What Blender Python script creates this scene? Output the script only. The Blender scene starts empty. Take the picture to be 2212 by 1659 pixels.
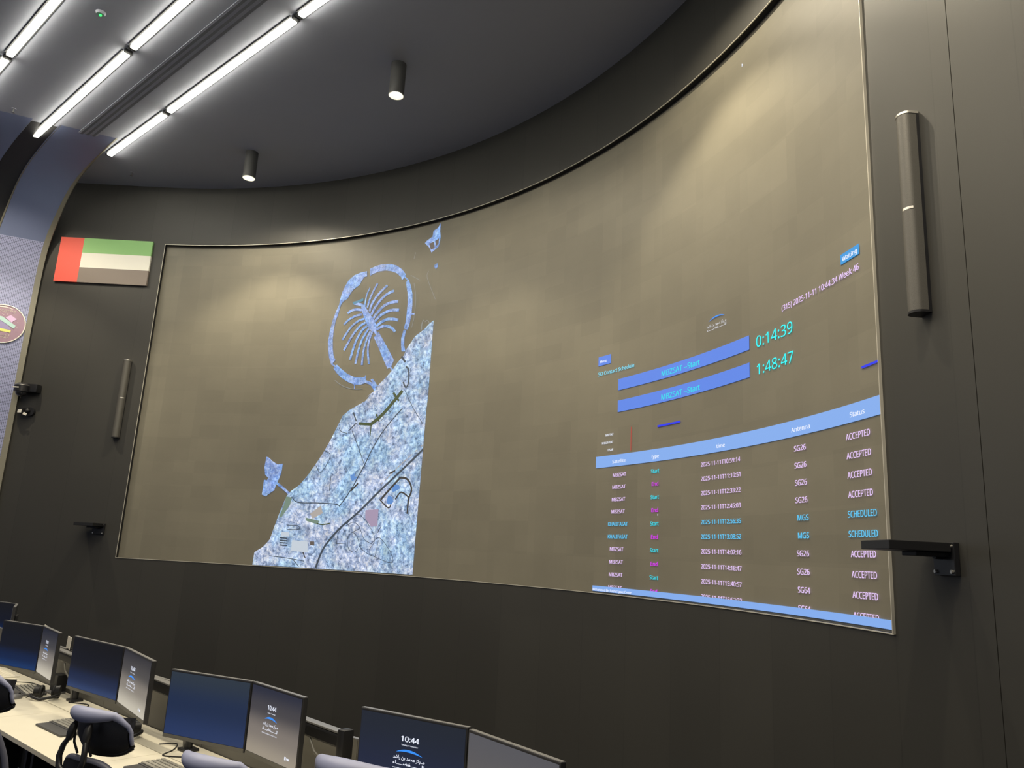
import bpy, bmesh, math, os, random
from mathutils import Vector, Matrix

random.seed(7)
SC = bpy.context.scene
COL = SC.collection

# ------------------------------------------------------------------ camera, world, exposure
F_PX, PITCH, ROLL, EYE = 1672.96, 0.219257, 0.052482, 1.97
cam_data = bpy.data.cameras.new('camera')
cam_data.sensor_fit = 'HORIZONTAL'
cam_data.sensor_width = 36.0
cam_data.lens = 36.0 * F_PX / 2212.0
cam_data.clip_start = 0.05
camera = bpy.data.objects.new('camera', cam_data)
COL.objects.link(camera)
cp, sp, cr, sr = math.cos(PITCH), math.sin(PITCH), math.cos(ROLL), math.sin(ROLL)
RX = Vector((cr, -sp * sr, cp * sr))
UP = Vector((-sr, -sp * cr, cp * cr))
BK = Vector((0, -cp, -sp))
camera.matrix_world = Matrix(((RX.x, UP.x, BK.x, 0), (RX.y, UP.y, BK.y, 0), (RX.z, UP.z, BK.z, EYE), (0, 0, 0, 1)))
SC.camera = camera

world = bpy.data.worlds.new('world')
SC.world = world
world.use_nodes = True
world.node_tree.nodes['Background'].inputs[0].default_value = (0.55, 0.58, 0.68, 1)
world.node_tree.nodes['Background'].inputs[1].default_value = 0.32

vs = SC.view_settings
vs.view_transform = 'Standard'
vs.look = 'None'
vs.exposure = 0.0
vs.gamma = 1.0
vs.use_curve_mapping = False

STRIP_EMIT = 22.5          # ceiling light lines
STRIP_AREA = 72.0         # the same lines behind the photographer (watts each)
SPOT_W = 262.0             # cylinder downlights
SPILL_W = 95.0            # and the light they spill to the sides
WARM = (1.0, 0.90, 0.74)
WARM_SPOT = (1.0, 0.88, 0.66)


def lin(r, g, b):
    f = lambda c: (c / 255 / 12.92) if c / 255 <= 0.04045 else ((c / 255 + 0.055) / 1.055) ** 2.4
    return (f(r), f(g), f(b), 1.0)


# the ceiling light lines that go on behind the photographer
E2 = Vector((0.7438, -0.6683))      # along the light lines and the desks
N2 = Vector((0.6683, 0.7438))       # across them, towards the video wall
CEIL = 7.193


def AB(a, b, z=0.0):
    q = E2 * a + N2 * b
    return Vector((q.x, q.y, z))


DESK_ROT = math.atan2(E2.y, E2.x)
for i, (b, a0, a1) in enumerate([(1.87, -5.6, -0.5), (1.04, -10.5, -4.0), (1.04, -3.6, 2.5), (0.21, -9.5, -3.5), (0.21, -3.0, 3.0),
                                 (-0.62, -9.0, -3.0), (-0.62, -2.5, 3.5), (-1.45, -8.5, -2.5), (-1.45, -2.0, 4.0)]):
    ld = bpy.data.lights.new('light_line', 'AREA')
    ld.shape = 'RECTANGLE'
    ld.size, ld.size_y = a1 - a0, 0.08
    ld.energy = STRIP_AREA
    ld.color = WARM
    lo = bpy.data.objects.new('light_line', ld)
    lo.location = AB((a0 + a1) / 2, b, CEIL - 0.04)
    lo.rotation_euler = (0, 0, DESK_ROT)
    COL.objects.link(lo)


# ------------------------------------------------------------------ materials
def nodes_of(name):
    m = bpy.data.materials.new(name)
    m.use_nodes = True
    nt = m.node_tree
    return m, nt, nt.nodes['Principled BSDF']


def nd(nt, kind, **kw):
    n = nt.nodes.new(kind)
    for k, v in kw.items():
        if k.startswith('i_'):
            n.inputs[int(k[2:])].default_value = v
        else:
            setattr(n, k, v)
    return n


def paint(name, col, rough=0.6, metal=0.0, noise=0.0, scale=30.0, bump=0.0, spec=0.5):
    m, nt, p = nodes_of(name)
    p.inputs['Base Color'].default_value = (*col[:3], 1)
    p.inputs['Roughness'].default_value = rough
    p.inputs['Metallic'].default_value = metal
    p.inputs['Specular IOR Level'].default_value = spec
    if noise or bump:
        tc = nd(nt, 'ShaderNodeTexCoord')
        nz = nd(nt, 'ShaderNodeTexNoise')
        nz.inputs['Scale'].default_value = scale
        nz.inputs['Detail'].default_value = 4
        nt.links.new(tc.outputs['Object'], nz.inputs['Vector'])
        mx = nd(nt, 'ShaderNodeMix', data_type='RGBA')
        mx.inputs[6].default_value = (*[c * (1 - noise) for c in col[:3]], 1)
        mx.inputs[7].default_value = (*[c * (1 + noise) for c in col[:3]], 1)
        nt.links.new(nz.outputs['Fac'], mx.inputs[0])
        nt.links.new(mx.outputs[2], p.inputs['Base Color'])
        if bump:
            bp = nd(nt, 'ShaderNodeBump')
            bp.inputs['Strength'].default_value = bump
            bp.inputs['Distance'].default_value = 0.002
            nt.links.new(nz.outputs['Fac'], bp.inputs['Height'])
            nt.links.new(bp.outputs[0], p.inputs['Normal'])
    return m


def glow(name, rgb, strength=1.0, base=0.02):
    m, nt, p = nodes_of(name)
    p.inputs['Base Color'].default_value = (base, base, base, 1)
    p.inputs['Roughness'].default_value = 0.5
    p.inputs['Emission Color'].default_value = lin(*rgb)
    p.inputs['Emission Strength'].default_value = strength
    return m


def glow_map(name, dark, mid, light, scale, strength=1.0):
    """a lit picture area: fine mottled detail of three colours"""
    m, nt, p = nodes_of(name)
    p.inputs['Base Color'].default_value = (0.02, 0.02, 0.02, 1)
    tc = nd(nt, 'ShaderNodeTexCoord')
    n1 = nd(nt, 'ShaderNodeTexNoise')
    n1.inputs['Scale'].default_value = scale
    n1.inputs['Detail'].default_value = 8
    n1.inputs['Roughness'].default_value = 0.68
    n1.inputs['Distortion'].default_value = 0.5
    n2 = nd(nt, 'ShaderNodeTexNoise')
    n2.inputs['Scale'].default_value = scale * 0.16
    n2.inputs['Detail'].default_value = 3
    vo = nd(nt, 'ShaderNodeTexVoronoi')
    vo.feature = 'DISTANCE_TO_EDGE'
    vo.inputs['Scale'].default_value = scale * 0.5
    for n in (n1, n2, vo):
        nt.links.new(tc.outputs['Object'], n.inputs['Vector'])
    r = nd(nt, 'ShaderNodeValToRGB')
    r.color_ramp.elements[0].position = 0.34
    r.color_ramp.elements[0].color = lin(*dark)
    r.color_ramp.elements[1].position = 0.62
    r.color_ramp.elements[1].color = lin(*light)
    e = r.color_ramp.elements.new(0.47)
    e.color = lin(*mid)
    nt.links.new(n1.outputs['Fac'], r.inputs[0])
    tint = nd(nt, 'ShaderNodeValToRGB')
    tint.color_ramp.elements[0].position = 0.40
    tint.color_ramp.elements[0].color = (0.84, 1.0, 1.04, 1)
    tint.color_ramp.elements[1].position = 0.60
    tint.color_ramp.elements[1].color = (1.10, 0.98, 0.96, 1)
    nt.links.new(n2.outputs['Fac'], tint.inputs[0])
    mu = nd(nt, 'ShaderNodeMix', data_type='RGBA', blend_type='MULTIPLY')
    mu.inputs[0].default_value = 1.0
    nt.links.new(r.outputs[0], mu.inputs[6])
    nt.links.new(tint.outputs[0], mu.inputs[7])
    ed = nd(nt, 'ShaderNodeMapRange')
    ed.inputs[1].default_value = 0.0
    ed.inputs[2].default_value = 0.07
    ed.inputs[3].default_value = 0.55
    ed.inputs[4].default_value = 1.0
    nt.links.new(vo.outputs['Distance'], ed.inputs[0])
    mu2 = nd(nt, 'ShaderNodeMix', data_type='RGBA', blend_type='MULTIPLY')
    mu2.inputs[0].default_value = 0.45
    nt.links.new(mu.outputs[2], mu2.inputs[6])
    nt.links.new(ed.outputs[0], mu2.inputs[7])
    n3 = nd(nt, 'ShaderNodeTexNoise')
    n3.inputs['Scale'].default_value = scale * 0.33
    n3.inputs['Detail'].default_value = 6
    n3.inputs['Roughness'].default_value = 0.7
    nt.links.new(tc.outputs['Object'], n3.inputs['Vector'])
    sc3 = nd(nt, 'ShaderNodeVectorMath', operation='SCALE')
    nt.links.new(mu2.outputs[2], sc3.inputs[0])
    nt.links.new(mapr(nt, n3.outputs['Fac'], 0.62, 1.30, 0.32, 0.68), sc3.inputs['Scale'])
    nt.links.new(sc3.outputs[0], p.inputs['Emission Color'])
    p.inputs['Emission Strength'].default_value = strength
    return m


def cells(nt, uv, w, h, seed):
    """white noise per w x h cell of the (s, z) surface coordinates"""
    dv = nd(nt, 'ShaderNodeVectorMath', operation='DIVIDE')
    dv.inputs[1].default_value = (w, h, 1)
    ad = nd(nt, 'ShaderNodeVectorMath', operation='ADD')
    ad.inputs[1].default_value = (seed, seed * 0.37, 0)
    fl = nd(nt, 'ShaderNodeVectorMath', operation='FLOOR')
    wn = nd(nt, 'ShaderNodeTexWhiteNoise', noise_dimensions='2D')
    nt.links.new(uv, dv.inputs[0])
    nt.links.new(dv.outputs[0], ad.inputs[0])
    nt.links.new(ad.outputs[0], fl.inputs[0])
    nt.links.new(fl.outputs[0], wn.inputs['Vector'])
    return wn.outputs['Value'], ad.outputs[0]


def mapr(nt, src, a, b, lo=0.0, hi=1.0):
    n = nd(nt, 'ShaderNodeMapRange')
    n.inputs[1].default_value, n.inputs[2].default_value = lo, hi
    n.inputs[3].default_value, n.inputs[4].default_value = a, b
    nt.links.new(src, n.inputs[0])
    return n.outputs[0]


def mul(nt, a, b):
    n = nd(nt, 'ShaderNodeMath', operation='MULTIPLY')
    nt.links.new(a, n.inputs[0])
    if isinstance(b, float):
        n.inputs[1].default_value = b
    else:
        nt.links.new(b, n.inputs[1])
    return n.outputs[0]


def tint_by(nt, p, col, fac):
    v = nd(nt, 'ShaderNodeVectorMath', operation='SCALE')
    v.inputs[0].default_value = col[:3]
    nt.links.new(fac, v.inputs['Scale'])
    nt.links.new(v.outputs[0], p.inputs['Base Color'])


def seam_line(nt, coord, axis, width):
    """1 inside a cell, dark along the cell borders"""
    sx = nd(nt, 'ShaderNodeSeparateXYZ')
    nt.links.new(coord, sx.inputs[0])
    fr = nd(nt, 'ShaderNodeMath', operation='FRACT')
    nt.links.new(sx.outputs[axis], fr.inputs[0])
    pp = nd(nt, 'ShaderNodeMath', operation='PINGPONG')
    pp.inputs[1].default_value = 0.5
    nt.links.new(fr.outputs[0], pp.inputs[0])
    return mapr(nt, pp.outputs[0], 0.72, 1.0, 0.0, width)


def fabric_wall(name, col):
    m, nt, p = nodes_of(name)
    uv = nd(nt, 'ShaderNodeUVMap').outputs[0]
    v1, c1 = cells(nt, uv, 0.62, 50.0, 0.033)
    v2, c2 = cells(nt, uv, 0.62, 1.4, 0.033)
    nz = nd(nt, 'ShaderNodeTexNoise')
    nz.inputs['Scale'].default_value = 1.3
    nz.inputs['Detail'].default_value = 3
    nt.links.new(uv, nz.inputs['Vector'])
    wv = nd(nt, 'ShaderNodeTexNoise')
    wv.inputs['Scale'].default_value = 160
    nt.links.new(uv, wv.inputs['Vector'])
    f = mul(nt, mapr(nt, v1, 0.93, 1.07), mapr(nt, v2, 0.97, 1.03))
    f = mul(nt, f, mapr(nt, nz.outputs['Fac'], 0.90, 1.10))
    f = mul(nt, f, mapr(nt, wv.outputs['Fac'], 0.90, 1.10))
    f = mul(nt, f, seam_line(nt, c1, 0, 0.010))
    tint_by(nt, p, col, f)
    p.inputs['Roughness'].default_value = 0.50
    p.inputs['Specular IOR Level'].default_value = 0.55
    bp = nd(nt, 'ShaderNodeBump')
    bp.inputs['Strength'].default_value = 0.15
    bp.inputs['Distance'].default_value = 0.004
    nt.links.new(nz.outputs['Fac'], bp.inputs['Height'])
    nt.links.new(bp.outputs[0], p.inputs['Normal'])
    return m


def led_panel(name, col):
    m, nt, p = nodes_of(name)
    uv = nd(nt, 'ShaderNodeUVMap').outputs[0]
    v1, c1 = cells(nt, uv, 0.608, 0.342, 0.35)
    v2, c2 = cells(nt, uv, 0.304, 0.171, 0.35)
    v3, c3 = cells(nt, uv, 0.304, 30.0, 0.35)
    nz = nd(nt, 'ShaderNodeTexNoise')
    nz.inputs['Scale'].default_value = 2.2
    nz.inputs['Detail'].default_value = 5
    nt.links.new(uv, nz.inputs['Vector'])
    f = mul(nt, mapr(nt, v1, 0.955, 1.045), mapr(nt, v2, 0.965, 1.035))
    f = mul(nt, f, mapr(nt, v3, 0.97, 1.03))
    f = mul(nt, f, mapr(nt, nz.outputs['Fac'], 0.90, 1.10))
    f = mul(nt, f, mapr(nt, seam_line(nt, c1, 0, 0.006), 0.97, 1.0, 0.72, 1.0))
    f = mul(nt, f, mapr(nt, seam_line(nt, c1, 1, 0.010), 0.97, 1.0, 0.72, 1.0))
    tint_by(nt, p, col, f)
    p.inputs['Roughness'].default_value = 0.50
    p.inputs['Specular IOR Level'].default_value = 0.5
    bp = nd(nt, 'ShaderNodeBump')
    bp.inputs['Strength'].default_value = 0.25
    bp.inputs['Distance'].default_value = 0.006
    ad = nd(nt, 'ShaderNodeMath', operation='ADD')
    nt.links.new(mul(nt, nz.outputs['Fac'], 2.5), ad.inputs[0])
    nt.links.new(mul(nt, v2, 0.5), ad.inputs[1])
    nt.links.new(ad.outputs[0], bp.inputs['Height'])
    nt.links.new(bp.outputs[0], p.inputs['Normal'])
    return m


def perforated(name, col, hole, pitch):
    m, nt, p = nodes_of(name)
    uv = nd(nt, 'ShaderNodeUVMap').outputs[0]
    sc = nd(nt, 'ShaderNodeVectorMath', operation='SCALE')
    sc.inputs['Scale'].default_value = 1.0 / pitch
    fr = nd(nt, 'ShaderNodeVectorMath', operation='FRACTION')
    sb = nd(nt, 'ShaderNodeVectorMath', operation='SUBTRACT')
    sb.inputs[1].default_value = (0.5, 0.5, 0)
    sx = nd(nt, 'ShaderNodeSeparateXYZ')
    nt.links.new(uv, sc.inputs[0])
    nt.links.new(sc.outputs[0], fr.inputs[0])
    nt.links.new(fr.outputs[0], sb.inputs[0])
    nt.links.new(sb.outputs[0], sx.inputs[0])
    cb = nd(nt, 'ShaderNodeCombineXYZ')
    nt.links.new(sx.outputs[0], cb.inputs[0])
    nt.links.new(sx.outputs[1], cb.inputs[1])
    ln = nd(nt, 'ShaderNodeVectorMath', operation='LENGTH')
    nt.links.new(cb.outputs[0], ln.inputs[0])
    fac = mapr(nt, ln.outputs['Value'], 0.0, 1.0, 0.24, 0.34)
    mx = nd(nt, 'ShaderNodeMix', data_type='RGBA')
    mx.inputs[6].default_value = (*hole, 1)
    mx.inputs[7].default_value = (*col, 1)
    nt.links.new(fac, mx.inputs[0])
    # the horizontal joint between two tiers of panels
    s2 = nd(nt, 'ShaderNodeSeparateXYZ')
    nt.links.new(uv, s2.inputs[0])
    df = nd(nt, 'ShaderNodeMath', operation='SUBTRACT')
    df.inputs[1].default_value = 2.997
    nt.links.new(s2.outputs[1], df.inputs[0])
    ab = nd(nt, 'ShaderNodeMath', operation='ABSOLUTE')
    nt.links.new(df.outputs[0], ab.inputs[0])
    jo = mapr(nt, ab.outputs[0], 0.35, 1.0, 0.006, 0.012)
    vm = nd(nt, 'ShaderNodeVectorMath', operation='SCALE')
    nt.links.new(mx.outputs[2], vm.inputs[0])
    nt.links.new(jo, vm.inputs['Scale'])
    nt.links.new(vm.outputs[0], p.inputs['Base Color'])
    p.inputs['Roughness'].default_value = 0.5
    return m


def screen_mat(name, stops, rough=0.28):
    """a monitor picture: wallpaper, or on grey screens a painted reflection, running from the top colour to the bottom colour"""
    m, nt, p = nodes_of(name)
    p.inputs['Base Color'].default_value = (0.012, 0.013, 0.016, 1)
    p.inputs['Roughness'].default_value = rough
    p.inputs['Specular IOR Level'].default_value = 0.35
    uv = nd(nt, 'ShaderNodeUVMap').outputs[0]
    s = nd(nt, 'ShaderNodeSeparateXYZ')
    nt.links.new(uv, s.inputs[0])
    r = nd(nt, 'ShaderNodeValToRGB')
    r.color_ramp.interpolation = 'EASE'
    el = r.color_ramp.elements
    el[0].position, el[0].color = stops[0][0], lin(*stops[0][1])
    el[1].position, el[1].color = stops[-1][0], lin(*stops[-1][1])
    for pos, c in stops[1:-1]:
        e = el.new(pos)
        e.color = lin(*c)
    nt.links.new(s.outputs[1], r.inputs[0])
    nt.links.new(r.outputs[0], p.inputs['Emission Color'])
    p.inputs['Emission Strength'].default_value = 1.0
    return m


M = dict(
    wall=fabric_wall('dark_fabric_wall', (0.036, 0.0345, 0.0295)),
    led=led_panel('video_wall_face', (0.190, 0.175, 0.132)),
    perf=perforated('perforated_panel', (0.32, 0.345, 0.54), (0.05, 0.055, 0.11), 0.021),
    cove=paint('blue_cove_paint', (0.165, 0.200, 0.330), 0.42, noise=0.05, scale=1.5),
    ceil=paint('grey_ceiling_paint', (0.370, 0.385, 0.450), 0.7, noise=0.05, scale=0.9),
    slot=paint('vent_slot', (0.13, 0.135, 0.155), 0.8),
    groove=paint('dark_groove', (0.030, 0.030, 0.032), 0.7),
    beige=paint('beige_trim', (0.20, 0.19, 0.145), 0.5),
    floor=paint('dark_blue_carpet', (0.012, 0.016, 0.035), 0.95, noise=0.3, scale=120),
    metal=paint('bright_metal', (0.62, 0.60, 0.54), 0.35, 0.9),
    trim=paint('satin_trim', (0.60, 0.57, 0.48), 0.4, 0.3),
    black=paint('black_plastic', (0.010, 0.010, 0.011), 0.45),
    satin=paint('black_satin_metal', (0.016, 0.016, 0.018), 0.35, 0.2),
    canister=paint('grey_canister', (0.07, 0.07, 0.07), 0.4),
    void=paint('reveal_black', (0.006, 0.006, 0.007), 0.8),
    grille=paint('speaker_grille', (0.105, 0.100, 0.088), 0.5, 0.3, noise=0.25, scale=260, bump=0.4),
    desk=paint('cream_laminate', (0.68, 0.64, 0.52), 0.45, noise=0.03, scale=6),
    panel=paint('olive_grey_panel', (0.13, 0.125, 0.105), 0.55),
    housing=paint('monitor_housing', (0.022, 0.022, 0.024), 0.4),
    silver=paint('silver_edge', (0.22, 0.22, 0.22), 0.4, 0.4),
    pad=paint('lavender_vinyl', (0.27, 0.29, 0.42), 0.45, noise=0.06, scale=14),
    piping=paint('dark_piping', (0.085, 0.090, 0.125), 0.45),
    mesh=paint('dark_seat_fabric', (0.018, 0.018, 0.020), 0.38, noise=0.25, scale=300, bump=0.2),
    keys=paint('keycap', (0.30, 0.29, 0.25), 0.5),
    kbody=paint('keyboard_body', (0.060, 0.060, 0.060), 0.5),
    white=paint('white_plastic', (0.78, 0.75, 0.66), 0.45),
    ear=paint('ear_cushion', (0.012, 0.012, 0.013), 0.6),
    dome=paint('smoked_dome', (0.02, 0.02, 0.022), 0.08),
    flag_red=paint('flag_red', (0.92, 0.13, 0.09), 0.55),
    flag_green=paint('flag_green', (0.31, 0.60, 0.22), 0.55),
    flag_white=paint('flag_white', (0.92, 0.90, 0.80), 0.55),
    flag_black=paint('flag_black', (0.26, 0.215, 0.185), 0.5),
    mauve=paint('badge_mauve', (0.31, 0.20, 0.27), 0.5, noise=0.15, scale=6),
    sky=paint('badge_violet', (0.30, 0.26, 0.46), 0.5, noise=0.1, scale=5),
    lilac=paint('badge_lilac', (0.62, 0.44, 0.68), 0.5),
    mint=paint('badge_mint', (0.42, 0.62, 0.60), 0.5),
    lime=paint('badge_yellow', (0.72, 0.72, 0.20), 0.5),
    diffuser=glow('strip_diffuser', (255, 250, 232), STRIP_EMIT),
    lamp=glow('lamp_disc', (255, 248, 214), 0.9, 0.5),
    lamp_hot=glow('lamp_core', (255, 252, 235), 5.0, 0.5),
    green_led=glow('green_indicator', (40, 255, 90), 3.0),
    e_white=glow('screen_white', (235, 240, 255)),
    e_lav=glow('screen_lavender', (236, 205, 255), 0.95),
    e_pale=glow('screen_pale_cyan', (130, 228, 255), 0.9),
    e_cyan=glow('screen_cyan', (40, 222, 240), 0.95),
    e_cyan2=glow('screen_bright_cyan', (0, 250, 255), 1.0),
    e_mag=glow('screen_magenta', (222, 50, 245), 0.95),
    e_sched=glow('screen_sky', (92, 205, 255), 0.95),
    e_bar=glow('screen_bar_blue', (88, 134, 236), 0.92),
    e_head=glow('screen_header_blue', (134, 178, 246), 0.9),
    e_badge=glow('screen_badge_blue', (16, 148, 222), 0.95),
    e_line=glow('screen_deep_blue', (0, 36, 240), 0.95),
    e_red=glow('screen_red', (205, 52, 44), 0.9),
    e_swoosh=glow('screen_swoosh', (40, 140, 245), 1.0),
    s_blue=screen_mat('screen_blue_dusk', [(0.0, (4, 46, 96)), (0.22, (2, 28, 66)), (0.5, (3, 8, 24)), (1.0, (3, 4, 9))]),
    s_mid=screen_mat('screen_navy', [(0.0, (34, 52, 92)), (0.5, (27, 42, 72)), (1.0, (42, 52, 64))]),  # paler top end: a reflection painted into the glow
    s_lock=screen_mat('screen_lock_navy', [(0.0, (22, 32, 62)), (1.0, (28, 34, 46))]),
    s_refl_grey=screen_mat('screen_painted_reflection_grey', [(0.0, (150, 140, 126)), (0.35, (120, 112, 106)), (0.7, (62, 60, 66)), (1.0, (34, 38, 56))], 0.4),  # pale foot is reflected room light painted as emission
    s_refl_pale=screen_mat('screen_painted_reflection_pale', [(0.0, (186, 180, 166)), (0.40, (120, 114, 108)), (0.7, (52, 52, 58)), (1.0, (22, 26, 40))], 0.4),  # same painted reflection, brighter towards the foot
    s_refl_dim=screen_mat('screen_painted_reflection_dim', [(0.0, (86, 82, 82)), (1.0, (80, 80, 86))], 0.4),  # nearly even grey, reflected room light put into the glow
    m_palm=glow_map('map_islands', (100, 136, 204), (134, 168, 232), (180, 208, 250), 24.0, 0.92),
    m_land=glow_map('map_land', (88, 106, 134), (160, 186, 224), (226, 242, 255), 19.0, 0.95),
    m_road=glow('map_road', (66, 78, 92), 0.75),
    m_dark=glow('map_dark', (66, 62, 58), 0.7),
    m_brown=glow('map_brown', (112, 100, 92), 0.7),
    m_olive=glow('map_canal', (70, 84, 42), 0.8),
    m_green=glow('map_green', (126, 150, 134), 0.8),
    m_sand=glow('map_sand', (186, 178, 172), 0.85),
    m_cream=glow('map_cream', (205, 215, 226), 0.9),
    m_pink=glow('map_pink', (176, 158, 186), 0.85),
    m_blue=glow('map_pool', (96, 146, 214), 0.9),
    m_teal=glow('map_teal', (92, 158, 190), 0.7),
    m_foam=glow('map_breakwater', (165, 170, 170), 0.7),
)


# ------------------------------------------------------------------ mesh helpers
class MB:
    """collects shapes and links them as ONE mesh object"""

    def __init__(self):
        self.bm = bmesh.new()

    def _tag(self, new_faces, mi):
        for f in new_faces:
            f.material_index = mi

    def box(self, c, size, rot=None, bev=0.0, mi=0, seg=2):
        b2 = bmesh.new()
        bmesh.ops.create_cube(b2, size=1.0)
        bmesh.ops.scale(b2, vec=size, verts=b2.verts)
        if bev:
            bmesh.ops.bevel(b2, geom=list(b2.edges), offset=bev, segments=seg, profile=0.6, affect='EDGES')
        m = Matrix.Translation(c)
        if rot is not None:
            m = m @ (rot if isinstance(rot, Matrix) else Matrix.Rotation(rot, 4, 'Z'))
        b2.transform(m)
        return self._join(b2, mi)

    def _join(self, b2, mi=0):
        me = bpy.data.meshes.new('tmp')
        b2.to_mesh(me)
        b2.free()
        n = len(self.bm.faces)
        self.bm.from_mesh(me)
        bpy.data.meshes.remove(me)
        self.bm.faces.ensure_lookup_table()
        for f in self.bm.faces[n:]:
            f.material_index = mi
        return self

    def cyl(self, p0, p1, r0, r1=None, seg=20, caps=True, mi=0):
        p0, p1 = Vector(p0), Vector(p1)
        r1 = r0 if r1 is None else r1
        d = p1 - p0
        q = d.to_track_quat('Z', 'Y').to_matrix().to_4x4()
        b2 = bmesh.new()
        bmesh.ops.create_cone(b2, cap_ends=caps, segments=seg, radius1=r0, radius2=r1, depth=d.length)
        b2.transform(Matrix.Translation((p0 + p1) / 2) @ q)
        return self._join(b2, mi)

    def ball(self, c, r, scale=(1, 1, 1), mi=0, seg=16):
        b2 = bmesh.new()
        bmesh.ops.create_uvsphere(b2, u_segments=seg, v_segments=max(6, seg // 2), radius=r)
        bmesh.ops.scale(b2, vec=scale, verts=b2.verts)
        b2.transform(Matrix.Translation(c))
        return self._join(b2, mi)

    def tube(self, pts, r, seg=10, mi=0, closed=False):
        """round tube through pts; r a number or one radius per point"""
        pts = [Vector(p) for p in pts]
        rr = r if isinstance(r, (list, tuple)) else [r] * len(pts)
        b2 = bmesh.new()
        rings = []
        n = len(pts)
        up = None
        for i, p in enumerate(pts):
            a = pts[(i - 1) % n] if (closed or i > 0) else p
            b = pts[(i + 1) % n] if (closed or i < n - 1) else p
            t = (b - a).normalized()
            if up is None:
                up = Vector((0, 0, 1)) if abs(t.z) < 0.9 else Vector((1, 0, 0))
            s = t.cross(up).normalized()
            up = s.cross(t).normalized()
            rings.append([b2.verts.new(p + (s * math.cos(k * 2 * math.pi / seg) + up * math.sin(k * 2 * math.pi / seg)) * rr[i]) for k in range(seg)])
        for i in range(n if closed else n - 1):
            r0, r1 = rings[i], rings[(i + 1) % n]
            for k in range(seg):
                b2.faces.new((r0[k], r0[(k + 1) % seg], r1[(k + 1) % seg], r1[k]))
        if not closed:
            b2.faces.new(rings[0][::-1])
            b2.faces.new(rings[-1])
        bmesh.ops.recalc_face_normals(b2, faces=b2.faces)
        return self._join(b2, mi)

    def prism(self, outline, depth, m=None, mi=0):
        """outline: (x, z) points, extruded along y from 0 to depth"""
        b2 = bmesh.new()
        f0 = [b2.verts.new((x, 0, z)) for x, z in outline]
        f1 = [b2.verts.new((x, depth, z)) for x, z in outline]
        b2.faces.new(f0)
        b2.faces.new(f1[::-1])
        k = len(outline)
        for i in range(k):
            b2.faces.new((f0[i], f1[i], f1[(i + 1) % k], f0[(i + 1) % k]))
        bmesh.ops.recalc_face_normals(b2, faces=b2.faces)
        if m is not None:
            b2.transform(m)
        return self._join(b2, mi)

    def grid(self, fn, us, vs_, uv=None, mi=0):
        """surface fn(u, v) over two value lists; UVs are (u, v) unless uv is given"""
        lay = self.bm.loops.layers.uv.verify()
        vv = [[self.bm.verts.new(fn(u, v)) for v in vs_] for u in us]
        for i in range(len(us) - 1):
            for j in range(len(vs_) - 1):
                f = self.bm.faces.new((vv[i][j], vv[i + 1][j], vv[i + 1][j + 1], vv[i][j + 1]))
                f.material_index = mi
                for l, (a, b) in zip(f.loops, ((i, j), (i + 1, j), (i + 1, j + 1), (i, j + 1))):
                    l[lay].uv = uv(us[a], vs_[b]) if uv else (us[a], vs_[b])
        return self

    def build(self, name, mats, parent=None, world=False, smooth=False):
        mats = mats if isinstance(mats, (list, tuple)) else [mats]
        if parent is not None and world:
            self.bm.transform(parent.matrix_basis.inverted())
        me = bpy.data.meshes.new(name)
        self.bm.to_mesh(me)
        self.bm.free()
        for x in mats:
            me.materials.append(x)
        if smooth:
            for pl in me.polygons:
                pl.use_smooth = True
            if hasattr(me, 'set_sharp_from_angle'):
                me.set_sharp_from_angle(angle=math.radians(38))
        o = bpy.data.objects.new(name, me)
        COL.objects.link(o)
        if parent is not None:
            o.parent = parent
        return o


def tag(o, label=None, cat=None, group=None, kind=None):
    if label:
        o['label'] = label
    if cat:
        o['category'] = cat
    if group:
        o['group'] = group
    if kind:
        o['kind'] = kind
    return o


def thing(name, label, cat, loc=(0, 0, 0), rz=0.0, group=None):
    o = bpy.data.objects.new(name, None)
    o.empty_display_size = 0.1
    o.location = loc
    o.rotation_euler = (0, 0, rz)
    COL.objects.link(o)
    o.matrix_basis = Matrix.Translation(loc) @ Matrix.Rotation(rz, 4, 'Z')
    return tag(o, label, cat, group)


def dup(root, loc, rz, label, group=None):
    """a copy of a thing with copies of its parts and sub-parts"""
    r = root.copy()
    COL.objects.link(r)
    r.matrix_basis = Matrix.Translation(loc) @ Matrix.Rotation(rz, 4, 'Z')
    r['label'] = label
    if group:
        r['group'] = group
    for ch in list(root.children):
        c = ch.copy()
        COL.objects.link(c)
        c.parent = r
        for g in ch.children:
            d = g.copy()
            COL.objects.link(d)
            d.parent = c
    return r


def lerp(a, b, n):
    return [a + (b - a) * i / n for i in range(n + 1)]


# ------------------------------------------------------------------ lettering
def load_font():
    try:
        d = os.path.join(bpy.utils.system_resource('DATAFILES'), 'fonts', 'NotoSansHebrew-Regular.woff2')
        return bpy.data.fonts.load(d)
    except Exception:
        return None


SANS = load_font()


def glyphs(text, sans=True):
    """flat triangulated lettering: (verts, faces) with the baseline at y = 0"""
    c = bpy.data.curves.new('lettering', 'FONT')
    c.body = text
    c.resolution_u = 4
    if sans and SANS is not None:
        c.font = SANS
    o = bpy.data.objects.new('lettering', c)
    COL.objects.link(o)
    dg = bpy.context.evaluated_depsgraph_get()
    me = bpy.data.meshes.new_from_object(o.evaluated_get(dg))
    vs_ = [(v.co.x, v.co.y) for v in me.vertices]
    fs = [tuple(p.vertices) for p in me.polygons]
    bpy.data.objects.remove(o)
    bpy.data.curves.remove(c)
    bpy.data.meshes.remove(me)
    return vs_, fs


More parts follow.
